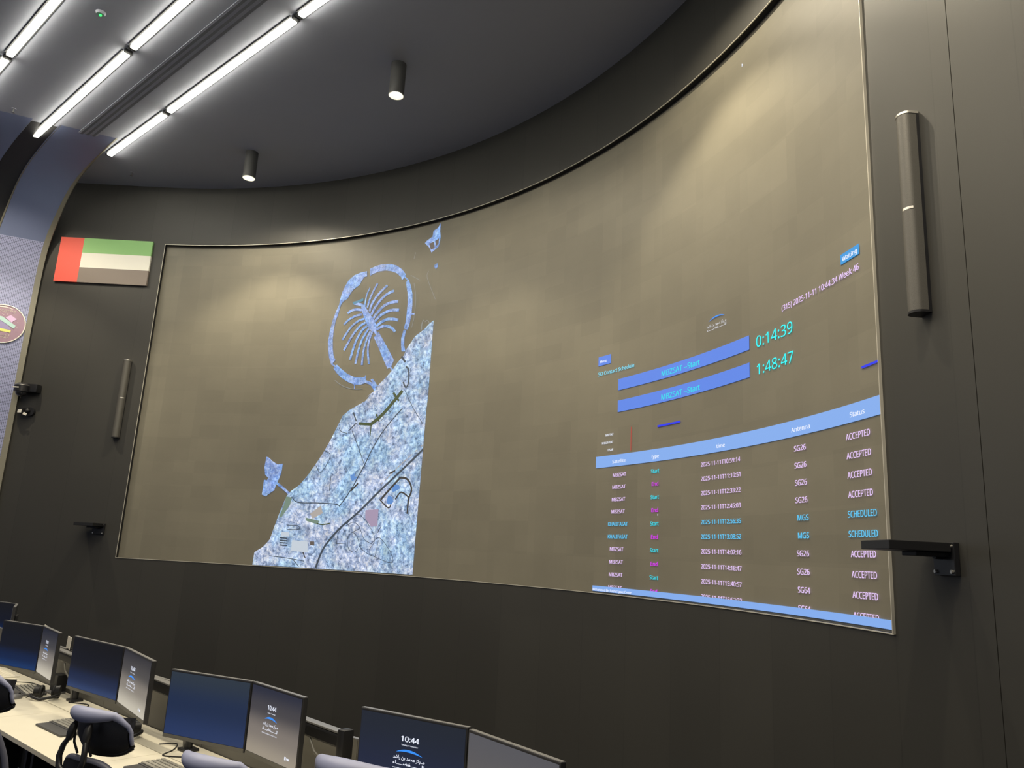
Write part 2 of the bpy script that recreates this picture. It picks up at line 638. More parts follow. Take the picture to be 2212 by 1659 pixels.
def fit_text(bm, text, x0, x1, y0, ycap, put, mi=0, sans=True, bold=0.0, cap=0.714, lo=None):
    """letters stretched so they run x0..x1 with baseline y0 and cap line ycap; put(x, y) gives the 3D point"""
    v, f = glyphs(text, sans)
    if not v:
        return
    a, b = min(p[0] for p in v), max(p[0] for p in v)
    k = (ycap - y0) / cap
    kx = (x1 - x0) / (b - a)
    for dx in ((-bold, 0.0, bold) if bold else (0.0,)):      # a heavier weight: the letters again, a hair to each side
        vv = [bm.verts.new(put(x0 + (p[0] - a + dx) * kx, y0 + p[1] * k)) for p in v]
        for q in f:
            try:
                bm.faces.new([vv[i] for i in q]).material_index = mi
            except ValueError:
                pass


AR1 = '\ufeaa\ufeb7\ufe8d\ufead \ufee6\ufe91 \ufeaa\ufee4\ufea4\ufee3 \ufeb0\ufedb\ufeae\u0640\u0640\ufee3'
AR2 = '\u0621\ufe8e\u0640\u0640\u0640\u0640\ufec0\ufed4\u0640\u0640\u0640\u0640\u0640\u0640\u0640\ufee0\ufedf'
AR3 = '\u062f\ufe8e\u0640\u0640\u0640\ufea4\u0640\ufe97\ufe8d'


def swoosh(bm, x0, x1, y0, y1, ytop, thick, put, mi=0, n=16):
    """the blue arc of the emblem: thin at both ends"""
    up, dn = [], []
    for i in range(n + 1):
        t = i / n
        y = y0 + (y1 - y0) * t + (ytop - max(y0, y1)) * 4 * t * (1 - t) * (1.0 - 0.15 * (t - 0.5))
        w = thick * (math.sin(math.pi * t) ** 0.8)
        up.append(bm.verts.new(put(x0 + (x1 - x0) * t, y)))
        dn.append(bm.verts.new(put(x0 + (x1 - x0) * t, y - w - thick * 0.04)))
    for i in range(n):
        bm.faces.new((dn[i], dn[i + 1], up[i + 1], up[i])).material_index = mi


# ------------------------------------------------------------------ the room
CX, CY, R = -5.5130, 3.3603, 7.5854
ARC = R * math.pi / 2
WY, WX = CY + R, CX + R             # the flat ends of the curved wall: y = WY on the left, x = WX on the right


def wp(s, z, off=0.0):
    """point of the video wall's surface: s metres along it, height z, off metres into the wall"""
    if s < 0:
        return Vector((CX + s, WY + off, z))
    if s > ARC:
        return Vector((WX + off, CY - (s - ARC), z))
    t = s / R
    return Vector((CX + (R + off) * math.sin(t), CY + (R + off) * math.cos(t), z))


LOW = -0.9
S0, S1, Z0, Z1, DEEP = 0.212, 11.138, 1.683, 6.270, 0.060


def struct(mb, name, mat, **kw):
    return tag(mb.build(name, mat, **kw), kind='structure')


mb = MB()
us = [-3.0, -1.5] + lerp(0.0, S0, 1) + lerp(S0, S1, 110)[1:] + lerp(S1, ARC, 8)[1:]
for i in range(len(us) - 1):
    for a, b in ((LOW, Z0), (Z0, Z1), (Z1, CEIL)):
        if b == Z1 and S0 - 1e-6 <= us[i] and us[i + 1] <= S1 + 1e-6:
            continue
        mb.grid(lambda s, z: wp(s, z), [us[i], us[i + 1]], [a, b])
bmesh.ops.remove_doubles(mb.bm, verts=mb.bm.verts, dist=1e-4)
struct(mb, 'wall_front', M['wall'], smooth=True)

mb = MB()
mb.grid(lambda s, z: wp(s, z), [ARC + 0.006, ARC + 3, ARC + 6.5, ARC + 10], [LOW, 2.0, CEIL])
mb.grid(lambda o_, z: wp(ARC + 0.006, z, o_), [0.0, 0.02], [LOW, 2.0, CEIL])
mb.grid(lambda s, z: wp(s, z, 0.02), [ARC - 0.001, ARC + 0.006], [LOW, 2.0, CEIL])
mb.grid(lambda o_, z: wp(ARC - 0.001, z, o_), [0.0, 0.02], [LOW, 2.0, CEIL])
struct(mb, 'wall_right', M['wall'])

# left wall: perforated panels below, a curved blue cove above, open towards the video wall
A0, B0 = -12.53, 3.42
W2 = Vector((0.9135, 0.4067))       # along the left wall


def cove(b, d, z, out=0.0):
    a = A0 + (b - B0) * 0.4466 + d / 0.913
    q = AB(a, b, z)
    q.x -= 0.4067 * out
    q.y += 0.9135 * out
    return q


PROFILE = [(0, -0.9), (0, 1.5), (0, 3.0), (0, 4.5), (0, 5.6), (0.015, 5.85), (0.045, 6.03), (0.085, 6.16)]
COVE = [(0.085, 6.16), (0.15, 6.30), (0.25, 6.46), (0.37, 6.63), (0.50, 6.78), (0.64, 6.895), (0.80, 6.98), (0.97, 7.04),
        (1.2, 7.095), (1.45, 7.14), (1.7, 7.175), (1.9, 7.192)]


def sweep(mbx, prof, bs, out=0.0):
    mbx.grid(lambda b, i: cove(b, prof[i][0], prof[i][1], out), bs, list(range(len(prof))),
             uv=lambda b, i: ((b - B0) / 0.913, prof[i][1]))


mb = MB()
sweep(mb, PROFILE, [-6.0, -2.0, 1.0, B0])
struct(mb, 'wall_left', M['perf'], smooth=True)
mb = MB()
sweep(mb, COVE, [2.80, 3.0, 3.2, B0])
struct(mb, 'wall_left_cove', M['cove'], smooth=True)
mb = MB()
sweep(mb, COVE, [-6.0, -2.0, 1.0, 2.52])
struct(mb, 'wall_left_cove', M['cove'], smooth=True)
mb = MB()
sweep(mb, COVE, [2.50, 2.66, 2.82], 0.07)
struct(mb, 'wall_left_groove', M['groove'], smooth=True)
# beige edge trims
for nm, bb, w0, prof in (('trim_1', B0, 0.066, PROFILE + COVE[1:]), ('trim_2', 2.818, 0.020, COVE)):
    mb = MB()
    n = len(prof)
    taper = [w0 * (1 - 0.85 * min(1, max(0, (i - n + 11) / 8))) for i in range(n)]
    mb.grid(lambda u, i: cove(bb - u * taper[i], prof[i][0], prof[i][1], -0.012), [0, 1], list(range(n)))
    for u in (0, 1):
        mb.grid(lambda o_, i: cove(bb - u * taper[i], prof[i][0], prof[i][1], o_), [-0.012, 0.03], list(range(n)))
    struct(mb, nm, M['beige'], smooth=True)

mb = MB()
mb.grid(lambda x, y: Vector((x, y, CEIL)), [-16, -8, 0, WX + 0.1], [-7, 0, 6, WY + 0.1])
struct(mb, 'ceiling', M['ceil'])

mb = MB()
fp = [(-8.0, 0.0), (3.0, 0.0), (3.0, LOW), (11.5, LOW)]
mb.grid(lambda a, i: AB(a, fp[i][0], fp[i][1]), lerp(-15.0, 9.0, 6), [0, 1, 2, 3])
struct(mb, 'floor', M['floor'])


# ------------------------------------------------------------------ video wall
LED = thing('video_wall', 'large curved video wall in a thin metal frame showing a map and a schedule', 'screen', wp((S0 + S1) / 2, Z0))
mb = MB()
mb.grid(lambda s, z: wp(s, z, DEEP), lerp(S0, S1, 160), lerp(Z0, Z1, 4))
mb.build('display', M['led'], LED, world=True, smooth=True)
mb = MB()
ss = lerp(S0, S1, 110)
for z in (Z0, Z1):
    mb.grid(lambda s, o_: wp(s, z, o_), ss, [0, DEEP])
for s in (S0, S1):
    mb.grid(lambda z, o_: wp(s, z, o_), [Z0, Z1], [0, DEEP])
mb.build('reveal', M['void'], LED, world=True)
TW = 0.006


def rail(fn, us_, out=0.006):
    prof = [(0, 0.004), (0, -out), (TW, -out), (TW, 0.004), (0, 0.004)]
    mbx = MB()
    mbx.grid(lambda u, i: fn(u, *prof[i]), us_, list(range(5)))
    return mbx


rail(lambda s, w, o_: wp(s, Z1 - w + 0.004, o_), ss).build('frame_rail', M['trim'], LED, world=True)
rail(lambda s, w, o_: wp(s, Z0 + w - 0.004, o_), ss).build('frame_rail', M['trim'], LED, world=True)
rail(lambda z, w, o_: wp(S0 + w - 0.004, z, o_), [Z0, Z1], 0.004).build('frame_rail', M['trim'], LED, world=True)
rail(lambda z, w, o_: wp(S1 - w + 0.004, z, o_), [Z0, Z1], 0.017).build('frame_rail', M['trim'], LED, world=True)


class Flat:
    """lit pictures drawn flat in (s, z), then bent onto the display"""

    def __init__(self):
        self.bm = bmesh.new()
        self.mats = []
        self.k = 0

    def mi(self, m):
        if M[m] not in self.mats:
            self.mats.append(M[m])
        return self.mats.index(M[m])

    def lift(self):
        self.k += 1
        return self.k * 2e-5

    def poly(self, pts, m):
        y = self.lift()
        vv = [self.bm.verts.new((s, z, y)) for s, z in pts]
        e = [self.bm.edges.new((vv[i], vv[(i + 1) % len(vv)])) for i in range(len(vv))]
        r = bmesh.ops.triangle_fill(self.bm, use_beauty=True, use_dissolve=False, edges=e)
        for g in r['geom']:
            if isinstance(g, bmesh.types.BMFace):
                g.material_index = self.mi(m)

    def line(self, pts, w, m):
        y = self.lift()
        if len(pts) > 2 and len(pts) < 9:         # round the corners
            q = []
            for i in range(len(pts) - 1):
                p0, p1, p2, p3 = (Vector(pts[max(i - 1, 0)]), Vector(pts[i]), Vector(pts[i + 1]), Vector(pts[min(i + 2, len(pts) - 1)]))
                for t in (0, .25, .5, .75):
                    q.append(.5 * (2 * p1 + (p2 - p0) * t + (2 * p0 - 5 * p1 + 4 * p2 - p3) * t * t + (3 * p1 - p0 - 3 * p2 + p3) * t ** 3))
            pts = q + [Vector(pts[-1])]
        pts = [Vector(p) for p in pts]
        L = []
        for i, p in enumerate(pts):
            d = (pts[min(i + 1, len(pts) - 1)] - pts[max(i - 1, 0)]).normalized()
            nrm = Vector((-d.y, d.x)) * w / 2
            L.append((self.bm.verts.new((*(p + nrm), y)), self.bm.verts.new((*(p - nrm), y))))
        mi = self.mi(m)
        for i in range(len(L) - 1):
            self.bm.faces.new((L[i][0], L[i][1], L[i + 1][1], L[i + 1][0])).material_index = mi

    def rect(self, s0, s1, z0, z1, m):
        y = self.lift()
        self.bm.faces.new([self.bm.verts.new((s, z, y)) for s, z in ((s0, z0), (s1, z0), (s1, z1), (s0, z1))]).material_index = self.mi(m)

    def text(self, t, s0, s1, z0, zc, m, sans=True, bold=0.0, cap=0.714):
        y = self.lift() + 0.0015
        fit_text(self.bm, t, s0, s1, z0, zc, lambda a, b: (a, b, y), self.mi(m), sans, bold, cap)

    def bend(self, name, base):
        bm = self.bm
        lo = min(v.co.x for v in bm.verts)
        hi = max(v.co.x for v in bm.verts)
        k = math.ceil(lo / 0.1)
        while k * 0.1 < hi:
            bmesh.ops.bisect_plane(bm, geom=bm.verts[:] + bm.edges[:] + bm.faces[:], plane_co=(k * 0.1, 0, 0), plane_no=(1, 0, 0))
            k += 1
        for v in bm.verts:
            v.co = wp(v.co.x, v.co.y, DEEP - base - v.co.z)
        bm.normal_update()
        mbx = MB()
        mbx.bm.free()
        mbx.bm = bm
        return mbx.build(name, self.mats, LED, world=True)


MAP = [["palm","P",[[3.517,5.739],[3.411,5.731],[3.305,5.703],[3.22,5.639],[3.159,5.54],[3.124,5.447],[3.108,5.352],[3.101,5.288],[3.134,5.285],[3.165,5.331],[3.234,5.364],[3.272,5.433],[3.311,5.485],[3.414,5.549],[3.444,5.607],[3.484,5.658],[3.526,5.661]]],["palm","P",[[3.101,5.291],[3.056,5.18],[3.017,5.055],[2.991,4.899],[2.98,4.742],[2.997,4.631],[3.028,4.52],[3.076,4.417],[3.136,4.484],[3.096,4.548],[3.071,4.658],[3.055,4.784],[3.054,4.926],[3.072,5.051],[3.108,5.176],[3.134,5.289]]],["palm","P",[[3.115,4.369],[3.18,4.297],[3.26,4.232],[3.375,4.165],[3.488,4.122],[3.596,4.116],[3.675,4.134],[3.662,4.247],[3.647,4.218],[3.548,4.217],[3.457,4.234],[3.343,4.288],[3.245,4.355],[3.166,4.42]]],["palm","P",[[3.564,5.766],[3.662,5.796],[3.771,5.809],[3.902,5.795],[4.018,5.754],[4.117,5.684],[4.19,5.603],[4.176,5.567],[4.134,5.526],[4.11,5.576],[4.029,5.643],[3.932,5.685],[3.838,5.706],[3.727,5.708],[3.637,5.688],[3.579,5.663]]],["palm","P",[[4.235,5.532],[4.291,5.434],[4.331,5.306],[4.347,5.152],[4.344,5.002],[4.321,4.87],[4.299,4.813],[4.233,4.835],[4.253,4.908],[4.261,5.043],[4.264,5.194],[4.246,5.333],[4.203,5.478]]],["palm","P",[[4.277,4.815],[4.258,4.713],[4.262,4.609],[4.293,4.517],[4.229,4.523],[4.209,4.629],[4.204,4.711],[4.234,4.82]]],["palm",0.019,[[4.155,5.585],[4.237,5.511]]],["palm",0.022,[[3.074,4.44],[3.161,4.382]]],["foam",0.008,[[4.344,5.457],[4.384,5.298],[4.399,5.145],[4.393,4.966],[4.366,4.835]]],["palm",0.019,[[4.341,5.025],[4.397,5.018]]],["foam",0.008,[[3.16,4.198],[3.273,4.125],[3.385,4.082],[3.495,4.059],[3.63,4.055]]],["palm",0.015,[[3.492,4.129],[3.5,4.058]]],["palm",0.039,[[3.654,4.158],[3.757,4.122],[3.817,4.067],[3.862,3.99]]],["palm","P",[[3.751,4.175],[3.786,4.187],[3.878,4.085],[3.844,4.065]]],["palm","P",[[3.739,4.764],[3.813,4.834],[3.931,4.671],[4.038,4.526],[4.113,4.415],[4.077,4.33],[4.016,4.305],[3.939,4.43],[3.839,4.603]]],["palm","P",[[3.465,5.255],[3.521,5.25],[3.563,5.198],[3.627,5.114],[3.701,5.029],[3.766,4.93],[3.773,4.868],[3.704,4.836],[3.621,4.928],[3.553,5.043],[3.506,5.141]]],["palm",0.037,[[3.737,4.864],[3.801,4.781]]],["palm",0.026,[[4.048,4.347],[4.131,4.244]]],["palm",0.022,[[3.534,5.217],[3.541,5.311],[3.558,5.403],[3.595,5.486]]],["palm",0.029,[[3.582,5.197],[3.606,5.304],[3.649,5.409],[3.718,5.535]]],["palm",0.035,[[3.624,5.145],[3.658,5.251],[3.729,5.353],[3.804,5.422],[3.889,5.487]]],["palm",0.038,[[3.658,5.087],[3.711,5.183],[3.792,5.283],[3.894,5.357],[4.009,5.393]]],["palm",0.041,[[3.7,5.037],[3.764,5.115],[3.865,5.197],[3.981,5.23],[4.1,5.23]]],["palm",0.04,[[3.733,4.987],[3.816,5.064],[3.921,5.106],[4.011,5.119],[4.126,5.105]]],["palm",0.04,[[3.767,4.922],[3.844,4.968],[3.932,4.997],[4.024,4.992],[4.128,4.965]]],["palm",0.037,[[3.773,4.868],[3.869,4.904],[3.962,4.895],[4.039,4.857],[4.09,4.806]]],["palm",0.039,[[3.503,5.244],[3.428,5.267],[3.353,5.282]]],["palm",0.035,[[3.493,5.174],[3.4,5.191],[3.319,5.182],[3.259,5.148]]],["palm",0.032,[[3.5,5.111],[3.393,5.097],[3.289,5.051],[3.215,4.986]]],["palm",0.031,[[3.544,5.044],[3.438,5.014],[3.322,4.922],[3.214,4.766]]],["palm",0.034,[[3.578,4.986],[3.483,4.94],[3.379,4.824],[3.259,4.616]]],["palm",0.035,[[3.611,4.937],[3.527,4.875],[3.437,4.712],[3.375,4.47]]],["palm",0.034,[[3.643,4.895],[3.58,4.808],[3.515,4.66],[3.472,4.41]]],["palm",0.031,[[3.675,4.854],[3.624,4.743],[3.588,4.578],[3.583,4.388]]],["palm",0.031,[[3.704,4.836],[3.669,4.739],[3.659,4.588],[3.699,4.395]]],["palm","P",[[4.728,6.236],[4.725,6.125],[4.743,6.029],[4.726,5.91],[4.683,5.88],[4.603,5.839],[4.558,5.92],[4.476,5.997],[4.501,6.023],[4.6,6.066],[4.611,6.149],[4.683,6.173]]],["brown","P",[[4.553,5.975],[4.635,5.989],[4.654,5.894],[4.589,5.883]]],["brown","P",[[4.653,5.994],[4.716,6.019],[4.714,5.943],[4.67,5.913]]],["palm","P",[[4.673,5.653],[4.721,5.67],[4.735,5.619],[4.701,5.588],[4.675,5.623]]],["foam",0.007,[[4.328,5.892],[4.309,5.802]]],["foam",0.006,[[4.581,5.586],[4.566,5.49],[4.731,5.171]]],["foam",0.006,[[4.277,5.575],[4.443,5.479]]],["teal","P",[[3.323,5.308],[3.404,5.317],[3.501,5.346],[3.505,5.306],[3.407,5.285],[3.336,5.268]]],["foam",0.014,[[4.54,4.784],[4.536,4.858],[4.56,4.914]]],["foam",0.009,[[4.585,4.882],[4.62,4.899],[4.66,4.864]]],["land","P",[[4.731,4.884],[4.661,4.85],[4.577,4.78],[4.507,4.744],[4.438,4.708],[4.373,4.627],[4.308,4.545],[4.272,4.46],[4.18,4.38],[4.108,4.29],[4.068,4.249],[4.002,4.188],[3.886,4.092],[3.84,4.021],[3.773,3.981],[3.707,3.932],[3.787,3.98],[3.698,3.887],[3.548,3.82],[3.437,3.767],[3.347,3.696],[3.285,3.567],[3.199,3.389],[3.096,3.203],[2.999,3.058],[2.885,2.896],[2.769,2.765],[2.646,2.682],[2.589,2.617],[2.54,2.487],[2.487,2.326],[2.448,2.197],[2.405,2.037],[2.365,1.988],[2.3,1.922],[2.19,1.854],[2.182,1.688],[2.816,1.692],[3.762,1.694],[4.704,1.699],[4.706,2.178],[4.712,2.684],[4.718,3.203],[4.725,3.733],[4.736,3.917],[4.733,4.299]]],["palm","P",[[2.197,3.141],[2.236,3.133],[2.299,3.084],[2.391,3.036],[2.468,3.05],[2.463,2.922],[2.429,2.824],[2.4,2.758],[2.382,2.685],[2.338,2.659],[2.262,2.6],[2.197,2.623],[2.202,2.737],[2.203,2.827],[2.25,2.82],[2.265,2.853],[2.212,2.893],[2.188,3.0]]],["palm",0.033,[[2.396,2.791],[2.55,2.697],[2.676,2.603]]],["olive",0.038,[[3.625,3.585],[3.833,3.567]]],["olive",0.048,[[3.815,3.56],[4.015,3.703],[4.302,3.989]]],["olive",0.029,[[4.154,3.975],[4.256,3.857]]],["olive",0.022,[[3.897,3.701],[3.958,3.602]]],["olive",0.016,[[3.833,3.567],[3.831,3.416]]],["road",0.02,[[3.519,3.74],[3.582,3.616]]],["road",0.017,[[3.585,3.592],[3.47,3.49]]],["road",0.009,[[4.105,3.882],[4.183,3.798],[4.132,3.721],[4.088,3.763]]],["road",0.009,[[4.026,3.695],[4.022,3.639],[3.967,3.602]]],["road",0.03,[[4.236,4.456],[4.309,4.369]]],["road",0.023,[[4.324,4.309],[4.374,4.261],[4.391,4.1],[4.353,4.031],[4.3,4.107]]],["olive",0.026,[[4.152,3.973],[4.212,3.911],[4.294,3.992]]],["road",0.03,[[4.718,3.21],[4.391,2.955],[4.068,2.7],[3.769,2.438],[3.505,2.233],[3.336,2.059],[3.239,1.918],[3.163,1.701]]],["sand",0.012,[[4.712,3.27],[4.401,3.053],[4.052,2.761]]],["road",0.016,[[4.326,3.758],[4.093,3.534],[3.922,3.304],[3.778,3.024],[3.601,2.712],[3.452,2.509]]],["road",0.01,[[3.529,3.488],[3.651,3.278],[3.776,3.047]]],["road",0.013,[[2.667,2.603],[2.78,2.533],[3.085,2.533],[3.374,2.523],[3.454,2.493]]],["road",0.009,[[3.26,2.899],[3.256,2.693]]],["road",0.008,[[4.341,3.994],[4.505,3.747],[4.685,3.537]]],["road",0.01,[[3.307,3.542],[3.353,3.484],[3.454,3.458]]],["road",0.009,[[3.003,3.026],[3.091,2.938],[3.218,3.155],[3.122,3.228]]],["road",0.01,[[2.426,1.818],[2.708,1.801],[2.974,1.775]]],["road",0.01,[[2.804,1.782],[2.899,1.703]]],["dark",0.03,[[4.1,2.594],[4.222,2.715],[4.382,2.865]]],["dark",0.027,[[4.362,2.868],[4.48,2.856],[4.555,2.789],[4.584,2.7],[4.546,2.596],[4.546,2.42]]],["dark",0.018,[[4.08,2.594],[4.228,2.49],[4.271,2.535]]],["dark",0.021,[[4.333,2.596],[4.42,2.685],[4.564,2.611]]],["dark",0.024,[[3.603,2.697],[3.707,2.798]]],["olive",0.015,[[3.109,2.267],[3.197,2.254],[3.318,2.273]]],["blue","P",[[4.211,2.64],[4.268,2.655],[4.307,2.566],[4.246,2.505],[4.19,2.565]]],["blue","P",[[4.239,2.745],[4.347,2.82],[4.396,2.73],[4.284,2.685]]],["blue","P",[[3.56,2.9],[3.653,2.931],[3.68,2.868],[3.608,2.821]]],["pink","P",[[3.864,2.455],[4.075,2.473],[4.079,2.264],[3.985,2.247],[3.876,2.349]]],["sand","P",[[2.989,2.389],[3.146,2.502],[3.188,2.402],[3.035,2.327]]],["green","P",[[2.919,2.339],[3.153,2.299],[3.12,2.255],[2.944,2.293]]],["cream","P",[[2.751,2.036],[2.997,2.03],[3.015,1.892],[2.751,1.896]]],["green","P",[[2.581,2.609],[2.677,2.595],[2.653,2.49],[2.543,2.328],[2.506,2.326],[2.559,2.488]]],["brown","P",[[3.035,2.032],[3.101,2.034],[3.108,1.981],[3.041,1.986]]],["cream","P",[[2.569,2.138],[2.69,2.143],[2.698,2.081],[2.562,2.075]]],["road",0.016,[[2.551,2.059],[2.674,2.056]]],["road",0.016,[[2.556,2.028],[2.678,2.025]]],["road",0.016,[[2.56,1.996],[2.682,1.994]]],["road",0.016,[[2.564,1.965],[2.686,1.963]]],["road",0.01,[[2.641,2.228],[2.82,2.226],[2.827,2.179],[2.658,2.173]]],["road",0.007,[[3.58,2.25],[3.689,2.299],[3.793,2.241],[3.887,2.094],[4.009,2.039]]],["road",0.007,[[3.619,2.085],[3.686,2.17],[3.768,2.12],[3.821,2.002],[3.753,1.925],[3.653,1.966],[3.619,2.085]]],["road",0.007,[[3.455,2.018],[3.475,2.171],[3.595,2.281],[3.646,2.176]]],["road",0.007,[[4.009,2.039],[4.134,2.117],[4.349,1.921],[4.35,1.82],[4.084,1.881],[3.925,1.932],[3.821,2.002]]],["road",0.007,[[3.794,2.393],[3.922,2.29],[4.059,2.1],[3.979,1.964]]],["road",0.008,[[3.455,2.018],[3.607,2.032]]],["road",0.008,[[3.686,2.17],[3.813,2.227]]],["road",0.007,[[4.084,1.881],[4.118,2.087]]],["road",0.008,[[3.794,2.393],[3.717,2.391],[3.595,2.281]]],["dark",0.008,[[4.089,2.175],[4.138,2.251]]],["dark",0.022,[[4.2,2.92],[4.294,2.957]]],["dark",0.015,[[2.94,1.889],[2.988,1.814]]]]
MAT_OF = dict(palm='m_palm', land='m_land', road='m_road', dark='m_dark', brown='m_brown', olive='m_olive', green='m_green', sand='m_sand',
              cream='m_cream', pink='m_pink', blue='m_blue', teal='m_teal', foam='m_foam')
fl = Flat()
for order in (('teal', 'foam', 'palm', 'land'), ('sand', 'cream', 'pink', 'green', 'blue'), ('brown', 'olive', 'road', 'dark')):
    for nm, w, pts in MAP:
        if nm not in order:
            continue
        if w == 'P':
            fl.poly(pts, MAT_OF[nm])
        else:
            fl.line(pts, w * (0.95 if nm in ('road', 'dark') else 1.0), MAT_OF[nm])
fl.bend('satellite_map', 0.004)

ZK = [2.778, 2.664, 2.549, 2.435, 2.320, 2.206, 2.092, 1.977, 1.863, 1.748]
ROWS = [('MBZSAT', '2025-11-11T10:59:14', 'SG26', 'ACCEPTED'), ('MBZSAT', '2025-11-11T11:10:51', 'SG26', 'ACCEPTED'),
        ('MBZSAT', '2025-11-11T12:33:22', 'SG26', 'ACCEPTED'), ('MBZSAT', '2025-11-11T12:45:03', 'SG26', 'ACCEPTED'),
        ('KHALIFASAT', '2025-11-11T12:56:35', 'MGS', 'SCHEDULED'), ('KHALIFASAT', '2025-11-11T13:08:52', 'MGS', 'SCHEDULED'),
        ('MBZSAT', '2025-11-11T14:07:16', 'SG26', 'ACCEPTED'), ('MBZSAT', '2025-11-11T14:18:47', 'SG26', 'ACCEPTED'),
        ('MBZSAT', '2025-11-11T15:40:57', 'SG64', 'ACCEPTED'), ('MBZSAT', '2025-11-11T15:52:22', 'SG64', 'ACCEPTED')]
fl = Flat()
for k, (sat, tim, ant, sta) in enumerate(ROWS):
    z0, zc = ZK[k] - 0.021, ZK[k] + 0.021
    c = 'e_sched' if sat[0] == 'K' else 'e_lav'
    dx = -0.003 * k
    fl.text(sat, *((7.746 + dx, 7.937 + dx) if sat[0] == 'M' else (7.694, 7.975)), z0, zc, c, bold=0.020)
    if k % 2 == 0:
        fl.text('Start', 8.296, 8.410, z0, zc, 'e_cyan', bold=0.020)
    else:
        fl.text('End', 8.309, 8.399, z0, zc, 'e_mag', bold=0.020)
    fl.text(tim, 8.979, 9.481, z0, zc, c, bold=0.020)
    fl.text(ant, *((10.140, 10.258) if ant == 'MGS' else (10.122, 10.251)), z0 - 0.002, zc + 0.002, c, bold=0.020)
    fl.text(sta, *((10.666, 10.942) if sta[0] == 'S' else (10.678, 10.915)), z0 - 0.002, zc + 0.003, c, bold=0.020)
fl.bend('schedule_text', 0.004)
fl = Flat()
fl.rect(7.486, 11.128, 2.857, 2.968, 'e_head')
for t, a, b in (('Satellite', 7.735, 7.928), ('type', 8.301, 8.403), ('time', 9.183, 9.290), ('Antenna', 10.096, 10.304), ('Status', 10.727, 10.872)):
    fl.text(t, a, b, 2.888, 2.926, 'e_white', bold=0.020)
fl.bend('header_bar', 0.004)
fl = Flat()
fl.rect(7.490, 11.131, 1.697, 1.745, 'e_head')
fl.text('Mohammed Bin Rashid Space Center', 7.498, 8.051, 1.701, 1.729, 'e_white', bold=0.024)
fl.bend('footer_bar', 0.008)
for s0, s1, z0, z1, zb in ((7.795, 9.613, 3.591, 3.703, 3.614), (7.794, 9.613, 3.377, 3.490, 3.399)):
    fl = Flat()
    fl.rect(s0, s1, z0, z1, 'e_bar')
    fl.text('MBZSAT --Start', 8.432, 8.965, zb, zb + 0.061, 'e_cyan', bold=0.020)
    fl.bend('event_bar', 0.004)
for t, z0, z1 in (('0:14:39', 3.584, 3.689), ('1:48:47', 3.373, 3.474)):
    fl = Flat()
    fl.text(t, 9.704, 10.142, z0, z1, 'e_cyan2')
    fl.bend('countdown', 0.004)
fl = Flat()
fl.rect(7.483, 7.673, 3.886, 3.980, 'e_bar')
fl.text('Menu', 7.512, 7.611, 3.913, 3.945, 'e_white', bold=0.024)
fl.poly([(7.630, 3.942), (7.652, 3.942), (7.641, 3.930)], 'e_white')
fl.bend('menu_button', 0.004)
fl = Flat()
fl.text('SO Contact Schedule', 7.486, 8.028, 3.782, 3.828, 'e_pale', bold=0.020)
fl.text('(315) 2025-11-11 10:44:34 Week 46', 10.024, 10.884, 3.772, 3.822, 'e_lav', bold=0.020)
for t, a, b, z in (('MBZSAT', 7.625, 7.739, 3.158), ('KHALIFASAT', 7.573, 7.738, 3.084), ('DSAR', 7.662, 7.740, 3.010)):
    fl.text(t, a, b, z, z + 0.027, 'e_white', bold=0.024)
fl.bend('heading_text', 0.004)
fl = Flat()
fl.rect(10.699, 10.895, 3.869, 3.935, 'e_badge')
fl.text('Waiting', 10.719, 10.874, 3.884, 3.922, 'e_white', bold=0.024)
fl.bend('status_badge', 0.004)
fl = Flat()
fl.rect(10.865, 11.128, 3.157, 3.171, 'e_line')
fl.rect(8.381, 8.699, 3.160, 3.177, 'e_line')
fl.rect(7.998, 8.005, 2.986, 3.210, 'e_red')
fl.rect(9.575, 9.583, 6.030, 6.058, 'e_white')
fl.poly([(9.583, 6.052), (9.592, 6.040), (9.583, 6.036)], 'e_white')
fl.poly([(8.394, 2.400), (8.404, 2.386), (8.394, 2.380)], 'e_white')
fl.bend('timeline_marks', 0.006)
fl = Flat()
swoosh(fl.bm, 9.086, 9.300, 3.952, 3.958, 3.984, 0.011, lambda a, b: (a, b, 0.001), fl.mi('e_swoosh'))
fl.text(AR1, 9.066, 9.322, 3.902, 3.922, 'e_white', sans=False, cap=0.6)
fl.text(AR2, 9.068, 9.322, 3.873, 3.891, 'e_white', sans=False, cap=0.6)
fl.bend('emblem', 0.004)

# ------------------------------------------------------------------ things on the walls
fz0, fz1, fs0, fsm, fs1 = 5.597, 6.291, -1.332, -0.985, 0.040
t = thing('wall_flag', 'red, green, white and black flag board mounted on the dark wall', 'flag', wp((fs0 + fs1) / 2, fz0))
hh = (fz1 - fz0) / 3
for nm, m, a, b, c, d in (('red_band', 'flag_red', fs0, fsm, fz0, fz1), ('green_stripe', 'flag_green', fsm, fs1, fz1 - hh, fz1),
                          ('white_stripe', 'flag_white', fsm, fs1, fz0 + hh, fz1 - hh), ('black_stripe', 'flag_black', fsm, fs1, fz0, fz0 + hh)):
    o = MB().box((CX + (a + b) / 2, WY - 0.020, (c + d) / 2), (b - a, 0.036, d - c)).build(nm, M[m], t, world=True)
    o['label'] = nm.replace('_', ' ')

